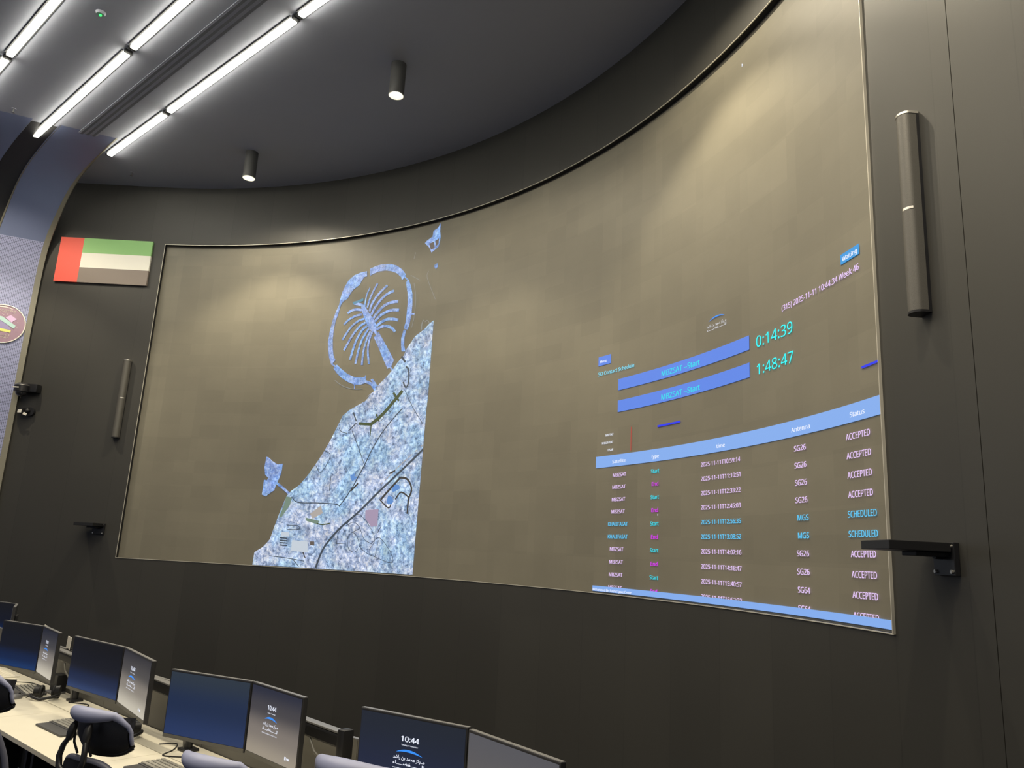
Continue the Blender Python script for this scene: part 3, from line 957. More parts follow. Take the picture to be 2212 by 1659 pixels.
# round mission badge on the perforated wall
bq = Vector((-7.034 + W2.x * -0.36, 10.918 + W2.y * -0.36))
BR = 0.284
t = thing('mission_badge', 'round mauve badge with white rim on the perforated wall', 'badge', (bq.x, bq.y, 4.862), math.atan2(W2.y, W2.x))
MB().cyl((0, 0, 0), (0, -0.014, 0), BR, seg=64).build('backing', M['mauve'], t)
mb = MB()
mb.tube([(math.cos(k / 48 * 2 * math.pi) * (BR - 0.004), -0.013, math.sin(k / 48 * 2 * math.pi) * (BR - 0.004)) for k in range(48)], 0.0085, 8, closed=True)
mb.build('rim', M['white'], t, smooth=True)


def bpt(x, y):
    return ((x - 59) * 0.000475, (957 - y) * 0.000575)


def plate(name, m, pts, y=-0.016, th=0.003):
    mbx = MB()
    mbx.prism([bpt(*p) for p in pts], th, Matrix.Translation((0, y, 0)))
    return mbx.build(name, M[m], t)


plate('planet_glow', 'sky', [(-400, 1085), (-380, 900), (-200, 800), (0, 860), (230, 1000), (300, 1085)])
plate('solar_panel', 'lilac', [(105, 790), (230, 710), (405, 800), (310, 870), (290, 905)], -0.018)
plate('satellite_body', 'mint', [(-60, 770), (20, 775), (400, 965), (375, 1055), (-60, 850)], -0.019)
plate('yellow_bar', 'lime', [(-330, 1050), (305, 1100), (300, 1165), (-330, 1125)], -0.018)
plate('rim_arc', 'white', [(-180, 520), (60, 512), (200, 535), (300, 580), (200, 550), (60, 530), (-180, 540)], -0.016)
for nm, lines in (('name_lettering', [('D-SAT', 0, 275, 1318, 1262, True, 0.714)]), ('arabic_lettering', [(AR3, 20, 285, 1252, 1195, False, 0.7)]),
                  ('title_lettering', [(AR1, -190, 325, 612, 570, False, 0.6), (AR2, -190, 325, 660, 622, False, 0.6)])):
    mb = MB()
    for tx, x0, x1, yb, yc, sans, cap in lines:
        fit_text(mb.bm, tx, *(bpt(x, 0)[0] for x in (x0, x1)), bpt(0, yb)[1], bpt(0, yc)[1], lambda a, b_: (a, -0.0165, b_), 0, sans, 0.02, cap)
    mb.build(nm, M['white'], t)
for x, y in ((440, 880), (445, 1015), (135, 700), (45, 725), (5, 700)):
    MB().box((bpt(x, y)[0], -0.0165, bpt(x, y)[1]), (0.007, 0.002, 0.007)).build('star', M['white'], t)


# column speakers
def speaker(loc, rz, label, h=1.135):
    t_ = thing('column_speaker', label, 'speaker', loc, rz, 'column speakers beside the video wall')
    w, d = 0.092, 0.086
    out = [(-w / 2, 0)] + [(-w / 2 * math.cos(a), -0.045 - (d - 0.045) * math.sin(a)) for a in lerp(0, math.pi, 14)] + [(w / 2, 0)]
    mx = Matrix.Translation((0, 0, 0.012)) @ Matrix.Rotation(math.pi / 2, 4, 'X')
    b2 = MB().prism([(x, y) for x, y in out], h - 0.024, Matrix(((1, 0, 0, 0), (0, 0, 1, -0.004), (0, 1, 0, 0.012), (0, 0, 0, 1))))
    b2.build('grille', M['grille'], t_, smooth=True)
    for z in (0.0, h - 0.012):
        MB().prism([(x * 1.05, y * 1.03) for x, y in out], 0.012, Matrix(((1, 0, 0, 0), (0, 0, 1, -0.003), (0, 1, 0, z), (0, 0, 0, 1)))).build('end_cap', M['metal'] if z else M['satin'], t_, smooth=True)
    MB().box((0, -0.008, h / 2), (w * 1.02, 0.016, h * 0.985)).build('back_plate', M['satin'], t_)
    band = [(-w / 2 * math.cos(a) * k, -0.045 - (d - 0.045) * math.sin(a) * k) for k, aa in ((1.01, lerp(1.45, 2.75, 8)), (1.10, lerp(2.75, 1.45, 8))) for a in aa]
    MB().prism(band, 0.013, Matrix(((1, 0, 0, 0), (0, 0, 1, 0), (0, 1, 0, h * 0.500), (0, 0, 0, 1)))).build('nameplate', M['metal'], t_)
    return t_


sp1 = wp(-0.045, 3.320)
speaker(sp1, 0.0, 'slim black column speaker left of the video wall under the flag')
sp2 = wp(11.576, 3.262)
speaker(sp2, -math.pi / 2 + (ARC - 11.576) / R, 'slim black column speaker right of the video wall', 1.11)


# small shelves on wall brackets
def shelf(loc, rz, label):
    t_ = thing('wall_bracket', label, 'bracket', loc, rz, 'wall brackets beside the video wall')
    MB().box((0, -0.014, 0), (0.165, 0.026, 0.150), bev=0.003).build('wall_plate', M['satin'], t_)
    for x in (-0.064, 0.064):
        for z in (-0.057, 0.057):
            MB().cyl((x, -0.026, z), (x, -0.036, z), 0.0085, seg=10).build('bolt', M['metal'], t_)
    MB().box((-0.06, -0.175, 0.052), (0.26, 0.290, 0.042), bev=0.003).build('arm', M['black'], t_)
    MB().box((-0.02, -0.100, 0.019), (0.12, 0.160, 0.020), bev=0.003).build('lower_rib', M['black'], t_)
    MB().cyl((0, -0.03, 0.02), (0, -0.07, 0.02), 0.022, seg=12).build('pivot', M['black'], t_)
    return t_


shelf(wp(-0.080, 2.055), 0.0, 'black bracket arm on a small plate left of the video wall')
shelf(wp(11.618, 2.062), -math.pi / 2 + (ARC - 11.618) / R, 'black bracket arm on a bolted plate right of the video wall')

# dome camera and twin sensor on the far left
t = thing('dome_camera', 'black dome security camera with white label on the dark wall', 'camera', wp(-1.37, 3.93))
MB().box((0.06, -0.06, 0.03), (0.17, 0.12, 0.12), bev=0.012).build('wall_mount', M['satin'], t, smooth=True)
mb = MB()
mb.cyl((-0.055, -0.13, -0.035), (-0.055, -0.13, 0.055), 0.098, seg=32)
mb.cyl((-0.055, -0.13, 0.055), (-0.055, -0.13, 0.085), 0.098, 0.06, seg=32)
mb.build('body', M['satin'], t, smooth=True)
MB().cyl((-0.055, -0.13, 0.052), (-0.055, -0.13, 0.058), 0.1, seg=32).build('top_ring', M['metal'], t, smooth=True)
MB().ball((-0.055, -0.13, -0.04), 0.075, (1, 1, 0.9), seg=24).build('dome', M['dome'], t, smooth=True)
MB().box((-0.085, -0.226, 0.012), (0.085, 0.006, 0.016), bev=0.001).build('white_label', M['white'], t)
t = thing('motion_sensor', 'small black wall sensor with two white faces below the dome camera', 'sensor', wp(-1.345, 3.63))
MB().cyl((0.035, 0, 0.0), (0.035, -0.05, 0.0), 0.062, seg=24).build('base', M['satin'], t, smooth=True)
MB().ball((0.01, -0.06, 0.01), 0.04, seg=16).build('joint', M['black'], t, smooth=True)
MB().box((-0.055, -0.085, 0.0), (0.085, 0.06, 0.075), Matrix.Rotation(-0.3, 4, 'Z'), bev=0.006).build('head', M['black'], t)
MB().box((-0.062, -0.118, -0.008), (0.068, 0.006, 0.050), Matrix.Rotation(-0.3, 4, 'Z'), bev=0.002).build('white_face', M['white'], t)
MB().box((0.012, -0.105, -0.045), (0.052, 0.01, 0.034), Matrix.Rotation(0.35, 4, 'Y'), bev=0.002).build('white_face', M['white'], t)

# ------------------------------------------------------------------ ceiling fittings
STRIPS = [(3.53, -10.96, -9.27, 'recessed light line ending at the cove, shorter of the two nearest the video wall'),
          (3.53, -9.15, -6.40, 'long recessed light line, the whole one nearest the video wall'),
          (3.53, -6.28, -3.60, 'recessed light line nearest the video wall, cut off by the top of the photo'),
          (2.69, -11.31, -8.38, 'recessed light line of the middle row, ending at the cove'),
          (2.69, -8.22, -5.30, 'recessed light line of the middle row, cut off by the top of the photo'),
          (1.87, -9.51, -6.60, 'recessed light line in the top left corner of the photo'),
          (1.87, -12.30, -9.63, 'recessed light line just showing at the left edge of the photo')]
for b, a0, a1, lab in STRIPS:
    t = thing('linear_light', lab, 'light', AB((a0 + a1) / 2, b, CEIL), DESK_ROT, 'ceiling light lines')
    h = (a1 - a0) / 2
    MB().box((0, 0, -0.022), (2 * h, 0.064, 0.042), bev=0.010, seg=3).build('diffuser', M['diffuser'], t)
    mb = MB()
    for y in (-0.046, 0.046):
        mb.box((0, y, -0.006), (2 * h, 0.016, 0.011))
    for x in (-h - 0.027, h + 0.027):
        mb.box((x, 0, -0.015), (0.050, 0.076, 0.029))
    mb.build('channel', M['groove'], t)

t = thing('air_diffuser', 'long three slot air diffuser flush in the ceiling between two light lines', 'vent', AB(-8.4, 3.125, CEIL), DESK_ROT)
MB().box((0, 0, -0.004), (5.2, 0.20, 0.007)).build('plate', M['ceil'], t)
for y in (-0.062, 0.0, 0.065):
    MB().box((0, y, -0.0075), (5.18, 0.030, 0.004)).build('slot', M['slot'], t)

DL = [(-3.726, 9.726, 'black cylinder downlight nearest the flag'), (-1.428, 7.583, 'black cylinder downlight further from the flag, above the map'),
      (0.870, 5.430, 'black cylinder downlight above the right end of the video wall'),
      (-7.150, 9.500, 'unseen black cylinder downlight near the perforated left wall'),  # unseen; position set to brighten the flat left wall
      (0.620, 2.400, 'unseen black cylinder downlight added near the right wall, above the photographer')]  # added out of view to brighten the upper right wall
for i, (x, y, lab) in enumerate(DL):
    t = thing('cylinder_downlight', lab, 'light', (x, y, CEIL), 0, 'cylinder downlights')
    mb = MB()
    mb.cyl((0, 0, -0.38), (0, 0, 0), 0.083, seg=36, caps=False)
    mb.cyl((0, 0, -0.002), (0, 0, 0), 0.083, seg=36)
    mb.build('body', M['canister'], t, smooth=True)
    mb = MB()
    mb.cyl((0, 0, -0.38), (0, 0, -0.33), 0.078, 0.045, seg=36, caps=False)
    mb.build('reflector', M['lamp'], t, smooth=True)
    mb = MB()
    mb.tube([(0.081 * math.cos(k / 36 * 2 * math.pi), 0.081 * math.sin(k / 36 * 2 * math.pi), -0.38) for k in range(36)], 0.004, 6, closed=True)
    mb.build('rim', M['white'], t, smooth=True)
    MB().cyl((0, 0, -0.332), (0, 0, -0.325), 0.046, seg=24).build('lamp', M['lamp_hot'], t)
    for nm, watts, cone, blend in (('downlight_beam', SPOT_W, 98, 0.45), ('downlight_spill', SPILL_W, 158, 0.5)):
        ld = bpy.data.lights.new(nm, 'SPOT')
        ld.energy = watts
        ld.color = WARM_SPOT
        ld.spot_size = math.radians(cone)
        ld.spot_blend = blend
        ld.shadow_soft_size = 0.04
        lo = bpy.data.objects.new(nm, ld)
        lo.location = (0, 0, -0.385)
        lo.parent = t
        COL.objects.link(lo)

t = thing('smoke_detector', 'small ceiling detector with a glowing green light', 'detector', (-4.408, 6.970, CEIL))
MB().cyl((0, 0, -0.028), (0, 0, 0), 0.040, 0.05, seg=24).build('housing', M['ceil'], t, smooth=True)
MB().ball((0, 0, -0.032), 0.013, seg=10).build('indicator', M['green_led'], t, smooth=True)
for x, y, lab in ((-5.743, 10.50, 'tiny white sprinkler head where the ceiling meets the dark wall above the flag'), (-6.501, 8.914, 'tiny sprinkler head on the ceiling near the left edge of the photo')):
    t = thing('sprinkler', lab, 'sprinkler', (x, y, CEIL), 0, 'ceiling sprinklers')
    MB().cyl((0, 0, -0.006), (0, 0, 0), 0.028, seg=16).build('escutcheon', M['ceil'], t)
    MB().cyl((0, 0, -0.05), (0, 0, -0.006), 0.009, seg=10).build('nozzle', M['silver'], t)
    MB().cyl((0, 0, -0.056), (0, 0, -0.05), 0.020, seg=12).build('deflector', M['silver'], t)

# ------------------------------------------------------------------ desks
DZ = 0.73
for i, (a0, a1, lab) in enumerate([(-9.28, -7.78, 'cream desk section at the far left, furthest from the photographer'),
                                   (-7.78, -6.28, 'cream desk section with the headset and mouse on it'),
                                   (-6.28, -4.785, 'cream desk section behind the chair with the blue headrest in full view'),
                                   (-4.785, -3.28, 'cream desk section under the monitors with the large plain navy screen'),
                                   (-3.28, -1.78, 'cream desk section under the nearest pair of monitors')]):
    t = thing('control_desk', lab, 'desk', AB((a0 + a1) / 2, 1.868, 0), DESK_ROT, 'row of control desks')
    w = a1 - a0 - 0.004
    MB().box((0, 0.2585, DZ - 0.014), (w, 0.517, 0.028), bev=0.002).build('desktop', M['desk'], t)
    MB().box((0, 0.645, DZ - 0.014), (w, 0.245, 0.028), bev=0.002).build('rear_shelf', M['desk'], t)
    MB().box((0, 0.785, 0.53), (w, 0.022, 1.02), bev=0.002).build('rear_panel', M['panel'], t)
    MB().box((0, 0.785, 1.043), (w, 0.022, 0.006)).build('panel_trim', M['silver'], t)
    for x in (-w / 2 + 0.06, w / 2 - 0.06):
        MB().box((x, 0.54, (DZ - 0.028) / 2), (0.04, 0.42, DZ - 0.03)).build('leg', M['satin'], t)


# ------------------------------------------------------------------ monitors
def monitor(p0, p1, ztop, h, mat, label, lock=None, led=False):
    """p0, p1: upper corners (a, b), left and right as one faces the screen"""
    A, B = AB(*p0), AB(*p1)
    d = B - A
    w = d.length
    mid = (A + B) / 2
    t_ = thing('monitor', label, 'monitor', (mid.x, mid.y, ztop - h), math.atan2(d.y, d.x), 'desk monitors')
    MB().box((0, 0.013, h / 2), (w - 0.004, 0.026, h), bev=0.003).build('housing', M['housing'], t_)
    MB().box((0, 0.013, h + 0.0015), (w - 0.006, 0.022, 0.003)).build('top_edge', M['silver'], t_)
    MB().box((0, 0.036, h * 0.5), (0.24, 0.022, 0.18), bev=0.006).build('mount', M['black'], t_)
    x0, x1, z0, z1 = -w / 2 + 0.010, w / 2 - 0.010, 0.022, h - 0.008
    mbx = MB()
    mbx.grid(lambda u, v: Vector((x0 + (x1 - x0) * u, -0.0012, z0 + (z1 - z0) * v)), [0, 1], [0, 1])
    bmesh.ops.recalc_face_normals(mbx.bm, faces=mbx.bm.faces)
    mbx.build('screen', M[mat], t_)
    MB().box((0, -0.0015, 0.011), (w - 0.012, 0.003, 0.018)).build('chin', M['panel'], t_)
    X = lambda u: x0 + (x1 - x0) * u
    Z = lambda v: z0 + (z1 - z0) * v
    put = lambda a, b: (a, -0.0032, b)
    if lock:
        c = lock
        bm = bmesh.new()
        fit_text(bm, '10:44', X(c - 0.085), X(c + 0.085), Z(0.70), Z(0.785), put, bold=0.02)
        fit_text(bm, 'Tuesday, 11 November', X(c - 0.080), X(c + 0.080), Z(0.648), Z(0.668), put, bold=0.02)
        mbx = MB()
        mbx.bm.free()
        mbx.bm = bm
        mbx.build('clock_text', M['e_white'], t_)
        bm = bmesh.new()
        swoosh(bm, X(c - 0.125), X(c + 0.125), Z(0.555), Z(0.550), Z(0.605), (z1 - z0) * 0.030, put)
        mbx = MB()
        mbx.bm.free()
        mbx.bm = bm
        mbx.build('swoosh', M['e_swoosh'], t_)
        bm = bmesh.new()
        fit_text(bm, AR1, X(c - 0.15), X(c + 0.15), Z(0.470), Z(0.510), put, sans=False, bold=0.02, cap=0.6)
        fit_text(bm, AR2, X(c - 0.15), X(c + 0.15), Z(0.400), Z(0.440), put, sans=False, bold=0.02, cap=0.6)
        fit_text(bm, 'MOHAMMED BIN RASHID SPACE CENTRE', X(c - 0.15), X(c + 0.15), Z(0.345), Z(0.362), put, bold=0.02)
        mbx = MB()
        mbx.bm.free()
        mbx.bm = bm
        mbx.build('emblem_text', M['e_white'], t_)
        if led:
            mbx = MB()
            mbx.box((X(0.80), -0.003, Z(0.115)), (0.012, 0.001, 0.016))
            mbx.box((X(0.85), -0.003, Z(0.12)), (0.024, 0.001, 0.005))
            mbx.box((X(0.85), -0.003, Z(0.105)), (0.018, 0.001, 0.004))
            mbx.build('corner_logo', M['e_white'], t_)
    return t_


MH = 0.353
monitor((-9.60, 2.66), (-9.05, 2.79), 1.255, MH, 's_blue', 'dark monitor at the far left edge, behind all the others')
monitor((-9.03, 2.79), (-8.66, 2.66), 1.255, MH, 's_refl_dim', 'edge on monitor at the far left, right half of the furthest pair')
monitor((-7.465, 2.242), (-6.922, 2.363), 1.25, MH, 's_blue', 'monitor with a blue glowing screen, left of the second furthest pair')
monitor((-6.918, 2.363), (-6.419, 2.302), 1.25, MH, 's_refl_pale', 'angled monitor turning pale grey at its foot, above the headset', 0.42)
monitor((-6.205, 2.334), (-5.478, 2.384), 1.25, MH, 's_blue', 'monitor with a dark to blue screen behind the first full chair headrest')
monitor((-5.468, 2.384), (-4.806, 2.270), 1.25, MH, 's_refl_pale', 'angled lock screen monitor paling to grey, right behind the first full chair headrest', 0.42, True)
monitor((-4.479, 2.230), (-3.897, 2.395), 1.25, MH, 's_mid', 'monitor with a large plain navy screen')
monitor((-3.891, 2.395), (-3.370, 2.362), 1.25, MH, 's_refl_grey', 'grey monitor showing 10:44, joined to the plain navy screen', 0.45, True)
monitor((-3.043, 2.454), (-2.444, 2.557), 1.25, MH, 's_lock', 'dark navy monitor showing 10:44 at the bottom centre, nearest the photographer', 0.50)
monitor((-2.436, 2.550), (-1.853, 2.440), 1.246, MH, 's_refl_dim', 'plain grey angled monitor, the rightmost one')


def arm(a0, a1, b, z, label):
    t_ = thing('monitor_stand', label, 'monitor stand', AB(a1, b, DZ), DESK_ROT, 'black monitor arms')
    L = a1 - a0
    MB().cyl((0, 0, 0), (0, 0, z - DZ), 0.022, seg=16).build('post', M['satin'], t_, smooth=True)
    MB().box((0, 0, 0.008), (0.10, 0.09, 0.016), bev=0.004).build('clamp', M['satin'], t_)
    MB().box((0.0, 0, z - DZ - 0.06), (0.055, 0.065, 0.15), bev=0.012).build('elbow', M['black'], t_, smooth=True)
    MB().box((-L / 2, 0, z - DZ - 0.035), (L, 0.055, 0.062), Matrix.Rotation(0.03, 4, 'Y'), bev=0.01).build('upper_arm', M['black'], t_)
    MB().box((-L / 2, 0, z - DZ + 0.003), (L, 0.050, 0.010), Matrix.Rotation(0.03, 4, 'Y'), bev=0.003).build('top_cover', M['silver'], t_)
    mbx = MB()
    mbx.tube([(-0.26, -0.02, z - DZ - 0.07), (-0.20, -0.03, z - DZ - 0.12), (-0.10, -0.03, z - DZ - 0.16), (-0.03, -0.02, z - DZ - 0.26), (-0.02, -0.02, 0.01)], 0.007, 8)
    mbx.build('cable', M['panel'], t_, smooth=True)
    return t_


arm(-3.80, -3.25, 2.54, 1.095, 'monitor arm with a silver top between the plain navy screen pair and the nearest pair')
arm(-5.45, -4.75, 2.54, 1.060, 'monitor arm reaching behind the plain navy screen')
arm(-7.20, -6.60, 2.56, 1.045, 'monitor arm behind the monitor pair above the headset')


# ------------------------------------------------------------------ desk items
def keyboard(a, b, rz, label, src=None):
    loc = AB(a, b, DZ)
    if src:
        return dup(src, loc, DESK_ROT + rz, label)
    t_ = thing('keyboard', label, 'keyboard', loc, DESK_ROT + rz, 'dark grey keyboards on the desks')
    MB().box((0, 0.02, 0.009), (0.43, 0.155, 0.016), bev=0.004).build('body', M['kbody'], t_)
    MB().box((0, -0.098, 0.007), (0.42, 0.085, 0.012), bev=0.004).build('palm_rest', M['kbody'], t_)
    first = None
    for r in range(5):
        for k in range(15):
            if first is None:
                first = MB().box((0, 0, 0), (0.0215, 0.0215, 0.008), bev=0.0025, seg=1).build('key', M['keys'], t_)
                o_ = first
            else:
                o_ = first.copy()
                COL.objects.link(o_)
                o_.parent = t_
            o_.location = (-0.196 + k * 0.028, -0.035 + r * 0.0275, 0.020)
    return t_


kb = keyboard(-5.70, 2.215, 0.02, 'grey keyboard lying left of the first full chair headrest')
keyboard(-7.16, 2.405, -0.12, 'grey keyboard beside the headset and mouse', kb)
keyboard(-4.38, 2.230, 0.0, 'grey keyboard cut off at the bottom edge under the plain navy screen', kb)
t = thing('keyboard', 'white keyboard under the blue glowing screen at the left edge', 'keyboard', AB(-8.10, 2.50, DZ), DESK_ROT)
MB().box((0, 0, 0.008), (0.44, 0.14, 0.014), bev=0.004).build('body', M['white'], t)
first = None
for r in range(5):
    for k in range(15):
        o = first.copy() if first else MB().box((0, 0, 0), (0.021, 0.019, 0.006), bev=0.002, seg=1).build('key', M['desk'], t)
        if first:
            COL.objects.link(o)
            o.parent = t
        first = first or o
        o.location = (-0.196 + k * 0.028, -0.05 + r * 0.025, 0.017)

t = thing('mouse', 'pale computer mouse beside the headset', 'mouse', AB(-6.90, 2.25, DZ + 0.0005), DESK_ROT + 0.5)
mb = MB()
mb.ball((0, 0, 0.008), 0.05, (0.62, 1.1, 0.52), seg=20)
bmesh.ops.bisect_plane(mb.bm, geom=mb.bm.verts[:] + mb.bm.edges[:] + mb.bm.faces[:], plane_co=(0, 0, 0), plane_no=(0, 0, -1), clear_outer=True)
mb.build('shell', M['silver'], t, smooth=True)
MB().cyl((-0.004, 0.03, 0.032), (0.004, 0.03, 0.032), 0.008, seg=12).build('scroll_wheel', M['black'], t)


def headset(a, b, rz, label):
    t_ = thing('headset', label, 'headset', AB(a, b, DZ), DESK_ROT + rz, 'black headsets on the desks')
    mbx = MB()
    mbx.tube([(0.095 * math.cos(x), -0.10 - 0.085 * math.sin(x), 0.012 + 0.02 * abs(math.cos(x))) for x in lerp(0, math.pi, 16)], 0.011, 8)
    mbx.build('headband', M['black'], t_, smooth=True)
    for s in (-1, 1):
        mbx = MB()
        mbx.cyl((s * 0.085, -0.04, 0.048), (s * 0.050, -0.045, 0.048), 0.045, 0.040, seg=24)
        c = mbx.build('ear_cup', M['black'], t_, smooth=True)
        mbx = MB()
        mbx.tube([(s * 0.045, -0.045 + 0.034 * math.cos(k / 20 * 2 * math.pi), 0.048 + 0.034 * math.sin(k / 20 * 2 * math.pi)) for k in range(20)], 0.012, 8, closed=True)
        mbx.build('ear_cushion', M['ear'], c, smooth=True)
    mbx = MB()
    mbx.tube([(-0.09, -0.03, 0.03), (-0.115, -0.055, 0.014), (-0.130, -0.095, 0.008)], 0.004, 6)
    mbx.build('microphone_boom', M['black'], t_, smooth=True)
    return t_


headset(-6.86, 2.47, 0.9, 'black headset lying on the desk near the grey keyboard and mouse')
headset(-5.37, 2.42, 1.2, 'black headset mostly hidden behind the first full chair headrest')

t = thing('docking_station', 'small black docking box behind the headset, between two monitor pairs', 'dock', AB(-7.02, 2.58, DZ), DESK_ROT)
MB().box((0, 0, 0.07), (0.13, 0.075, 0.14), bev=0.005).build('case', M['black'], t)
MB().box((0, -0.02, 0.008), (0.16, 0.11, 0.012), bev=0.003).build('stand', M['silver'], t)

for a, zz, lab in ((-7.07, 1.047, 'white upright card clipped behind the dark to blue monitor'), (-7.63, 1.085, 'white upright card peeping over the pair of monitors above the headset')):
    t = thing('name_card', lab, 'card', AB(a, 2.625, zz), DESK_ROT, 'white cards on the desk panels')
    MB().box((0, 0, 0.050), (0.075, 0.004, 0.10), Matrix.Rotation(0.08, 4, 'Y')).build('card', M['white'], t)
    MB().box((0, 0.016, 0.004), (0.05, 0.038, 0.008)).build('clip', M['black'], t)


def cable(pts, label, r=0.0035):
    mbx = MB()
    q = [AB(*p) for p in pts]
    out = []
    for i in range(len(q) - 1):
        p0, p1, p2, p3 = q[max(i - 1, 0)], q[i], q[i + 1], q[min(i + 2, len(q) - 1)]
        for s in range(6):
            tt = s / 6
            out.append(.5 * (2 * p1 + (p2 - p0) * tt + (2 * p0 - 5 * p1 + 4 * p2 - p3) * tt * tt + (3 * p1 - p0 - 3 * p2 + p3) * tt ** 3))
    out.append(q[-1])
    mbx.tube(out, r, 6)
    return tag(mbx.build('cable', M['black'], smooth=True), label, 'cable', 'black cables on the desks')


cable([(-6.55, 2.50, DZ + .004), (-6.38, 2.58, DZ + .004), (-6.22, 2.46, DZ + .004), (-5.98, 2.43, DZ + .004)], 'thin black cable running from the headset along the desk')
cable([(-4.98, 2.47, DZ + .004), (-4.90, 2.54, DZ + .012), (-4.80, 2.47, DZ + .004), (-4.72, 2.37, DZ + .004), (-4.62, 2.44, DZ + .004)], 'black cable curling below the pale angled monitor')
cable([(-7.66, 2.44, DZ + .004), (-7.52, 2.55, DZ + .004), (-7.30, 2.56, DZ + .004), (-7.14, 2.53, DZ + .004)], 'black cable behind the grey keyboard beside the headset')
cable([(-4.45, 2.44, DZ + .009), (-4.30, 2.50, DZ + .03), (-4.15, 2.43, DZ + .016), (-4.02, 2.50, DZ + .009)], 'black cable bundle below the plain navy screen', 0.008)


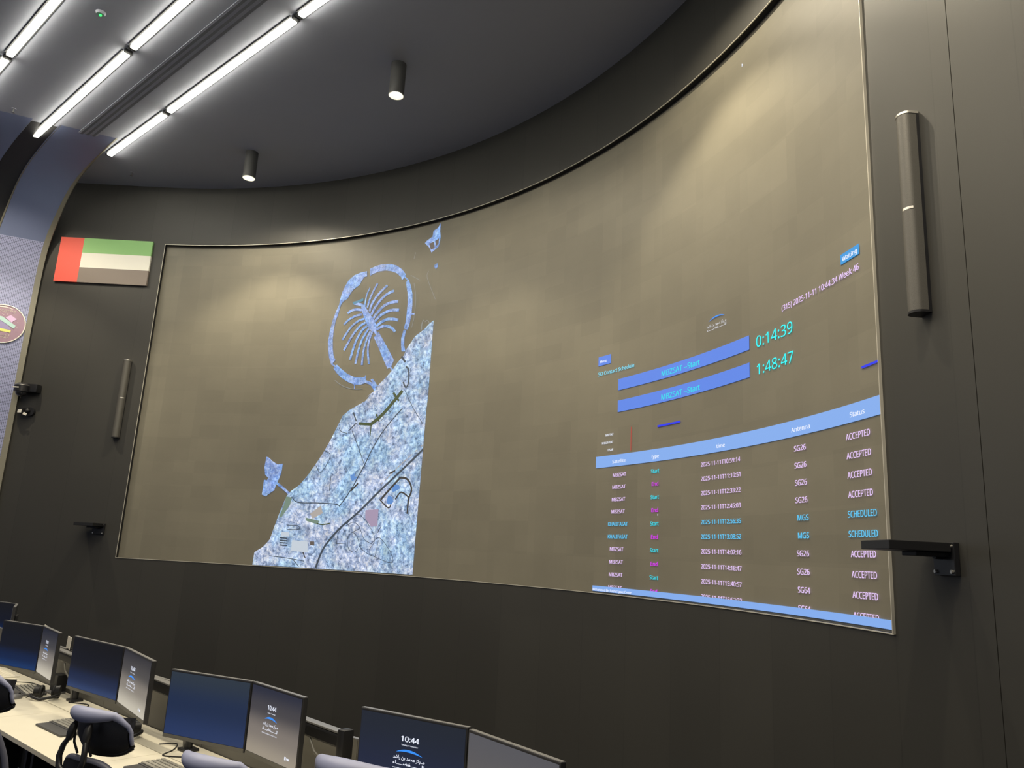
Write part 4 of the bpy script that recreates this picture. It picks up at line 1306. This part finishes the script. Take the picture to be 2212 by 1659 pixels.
# ------------------------------------------------------------------ chairs
def chair(a, b, rz, dz, label, src=None):
    loc = AB(a, b, 0)
    if src:
        c_ = dup(src, loc, DESK_ROT + rz, label)
        c_.scale = (1, 1, 1 + dz / 1.2)            # the same chair set higher
        return c_
    t_ = thing('control_chair', label, 'chair', loc, DESK_ROT + rz, 'control room chairs')
    H = 1.20

    def plan(x):                       # headrest seen from above: wings come forward
        return -0.030 + 2.1 * x * x
    # tall headrest pad
    hr = MB()
    zb_, zt_ = 1.022, H - 0.02
    xs = lerp(-0.178, 0.178, 16)
    zs = lerp(zb_, zt_, 10)

    def pad(x, z, off):
        t1 = (z - zb_) / (zt_ - zb_)
        k = 1 - 0.10 * max(0, 0.35 - t1) / 0.35
        return Vector((x * k, plan(x) + off + 0.03 * (1 - t1) * (1 - t1) - 0.012 * math.sin(t1 * math.pi), z + 0.030 * (1 - t1) ** 3 * (x / 0.178) ** 6))
    for off in (0.0, 0.028):
        hr.grid(lambda x, z: pad(x, z, off), xs, zs)
    hr = hr.build('headrest', M['mesh'], t_, smooth=True)
    # lavender roll over the top, thinning down both sides
    rl = MB()
    pts, rad = [], []
    for z in lerp(zb_ + 0.03, 1.13, 7)[:-1]:
        pts.append(pad(-0.182, z, 0.012)); rad.append(0.009)
    for x in lerp(-0.178, 0.178, 24):
        k = max(0.0, 1 - (x / 0.178) ** 2)
        pts.append(Vector((x, plan(x) - 0.008 - 0.034 * k, 1.148 + 0.044 * min(1, 2.4 * k)))); rad.append(0.010 + 0.023 * k ** 1.4)
    for z in lerp(1.13, zb_ + 0.03, 7)[1:]:
        pts.append(pad(0.182, z, 0.012)); rad.append(0.009)
    rl.tube(pts, rad, 12)
    rl.build('headrest_rim', M['pad'], hr, smooth=True)
    lo_ = MB()
    lo_.tube([pad(x, zb_, 0.014) for x in lerp(-0.178, 0.178, 14)], 0.013, 8)
    lo_.build('lower_edge', M['black'], hr, smooth=True)
    # two rods in sleeves and the forked spine
    for s in (-1, 1):
        rod = MB()
        rod.tube([(s * 0.050, -0.052, 1.182), (s * 0.051, -0.066, 1.14), (s * 0.050, -0.060, 1.07), (s * 0.047, -0.038, 1.02)], 0.0055, 8)
        rod.build('rod', M['black'], t_, smooth=True)
        slv = MB()
        slv.tube([(s * 0.051, -0.064, 1.158), (s * 0.052, -0.072, 1.140), (s * 0.054, -0.078, 1.110), (s * 0.058, -0.084, 1.082)], [0.007, 0.016, 0.019, 0.013], 10)
        slv.build('sleeve', M['black'], t_, smooth=True)
    sp_ = MB()
    for s in (-1, 1):
        sp_.tube([(s * 0.058, -0.083, 1.090), (s * 0.074, -0.092, 1.060), (s * 0.084, -0.098, 1.015), (s * 0.072, -0.100, 0.975), (s * 0.036, -0.098, 0.945), (0, -0.096, 0.925)],
                 [0.010, 0.012, 0.013, 0.014, 0.016, 0.020], 10)
    sp_.tube([(0, -0.096, 0.94), (0, -0.10, 0.80), (0, -0.085, 0.60), (0, -0.03, 0.47), (0, 0.08, 0.43)], [0.020, 0.026, 0.026, 0.028, 0.03], 10)
    sp_.build('forked_spine', M['satin'], t_, smooth=True)
    # backrest
    bk = MB()
    xs = lerp(-0.22, 0.22, 16)
    zs = lerp(0.52, 1.000, 14)

    def bpt_(x, z, off):
        tz = (z - 0.52) / 0.48
        w = 1.0 - 0.22 * tz ** 3
        return Vector((x * w, -0.045 + 1.1 * x * x + 0.05 * math.sin(tz * math.pi) - 0.02 * tz + off, z - 0.06 * tz * (x / 0.22) ** 4))
    for off in (0.0, 0.035):
        bk.grid(lambda x, z: bpt_(x, z, off), xs, zs)
    bk = bk.build('backrest', M['mesh'], t_, smooth=True)
    rim = MB()
    loop = [bpt_(-0.22, z, 0.018) for z in zs] + [bpt_(x, 1.000, 0.018) for x in xs[1:-1]] + [bpt_(0.22, z, 0.018) for z in zs[::-1]]
    rim.tube(loop, 0.016, 10)
    rim.build('backrest_rim', M['piping'], bk, smooth=True)
    # seat, column, base
    st = MB()
    st.box((0, 0.24, 0.455), (0.50, 0.48, 0.075), bev=0.03, seg=3)
    st.build('seat', M['mesh'], t_, smooth=True)
    MB().cyl((0, 0.20, 0.12), (0, 0.20, 0.43), 0.026, seg=16).build('gas_column', M['satin'], t_, smooth=True)
    base = MB()
    for k in range(5):
        q = k * 2 * math.pi / 5 + 0.3
        base.tube([(0, 0.20, 0.125), (0.17 * math.cos(q), 0.20 + 0.17 * math.sin(q), 0.10), (0.30 * math.cos(q), 0.20 + 0.30 * math.sin(q), 0.072)], [0.03, 0.022, 0.016], 8)
    base = base.build('star_base', M['satin'], t_, smooth=True)
    for k in range(5):
        q = k * 2 * math.pi / 5 + 0.3
        MB().cyl((0.30 * math.cos(q) - 0.02, 0.20 + 0.30 * math.sin(q), 0.03), (0.30 * math.cos(q) + 0.02, 0.20 + 0.30 * math.sin(q), 0.03), 0.03, seg=16).build('castor', M['black'], base, smooth=True)
    for s in (-1, 1):
        ar = MB()
        ar.tube([(s * 0.24, 0.20, 0.44), (s * 0.29, 0.18, 0.50), (s * 0.29, 0.18, 0.64)], 0.016, 8)
        ar.box((s * 0.29, 0.20, 0.655), (0.08, 0.26, 0.03), bev=0.012)
        ar.build('armrest', M['black'], t_, smooth=True)
    return t_


ch = chair(-3.84, 1.60, 0.24, 0.0, 'dark chair with lavender headrest roll, the one seen in full left of the navy screen')
chair(-4.92, 1.44, 0.24, 0.03, 'dark chair cut off by the left edge of the photo', ch)
chair(-2.80, 1.61, 0.24, 0.0, 'chair whose lavender headrest top shows under the plain navy screen', ch)
chair(-1.97, 1.60, 0.24, 0.145, 'chair whose lavender headrest top shows under the nearest 10:44 screen', ch)
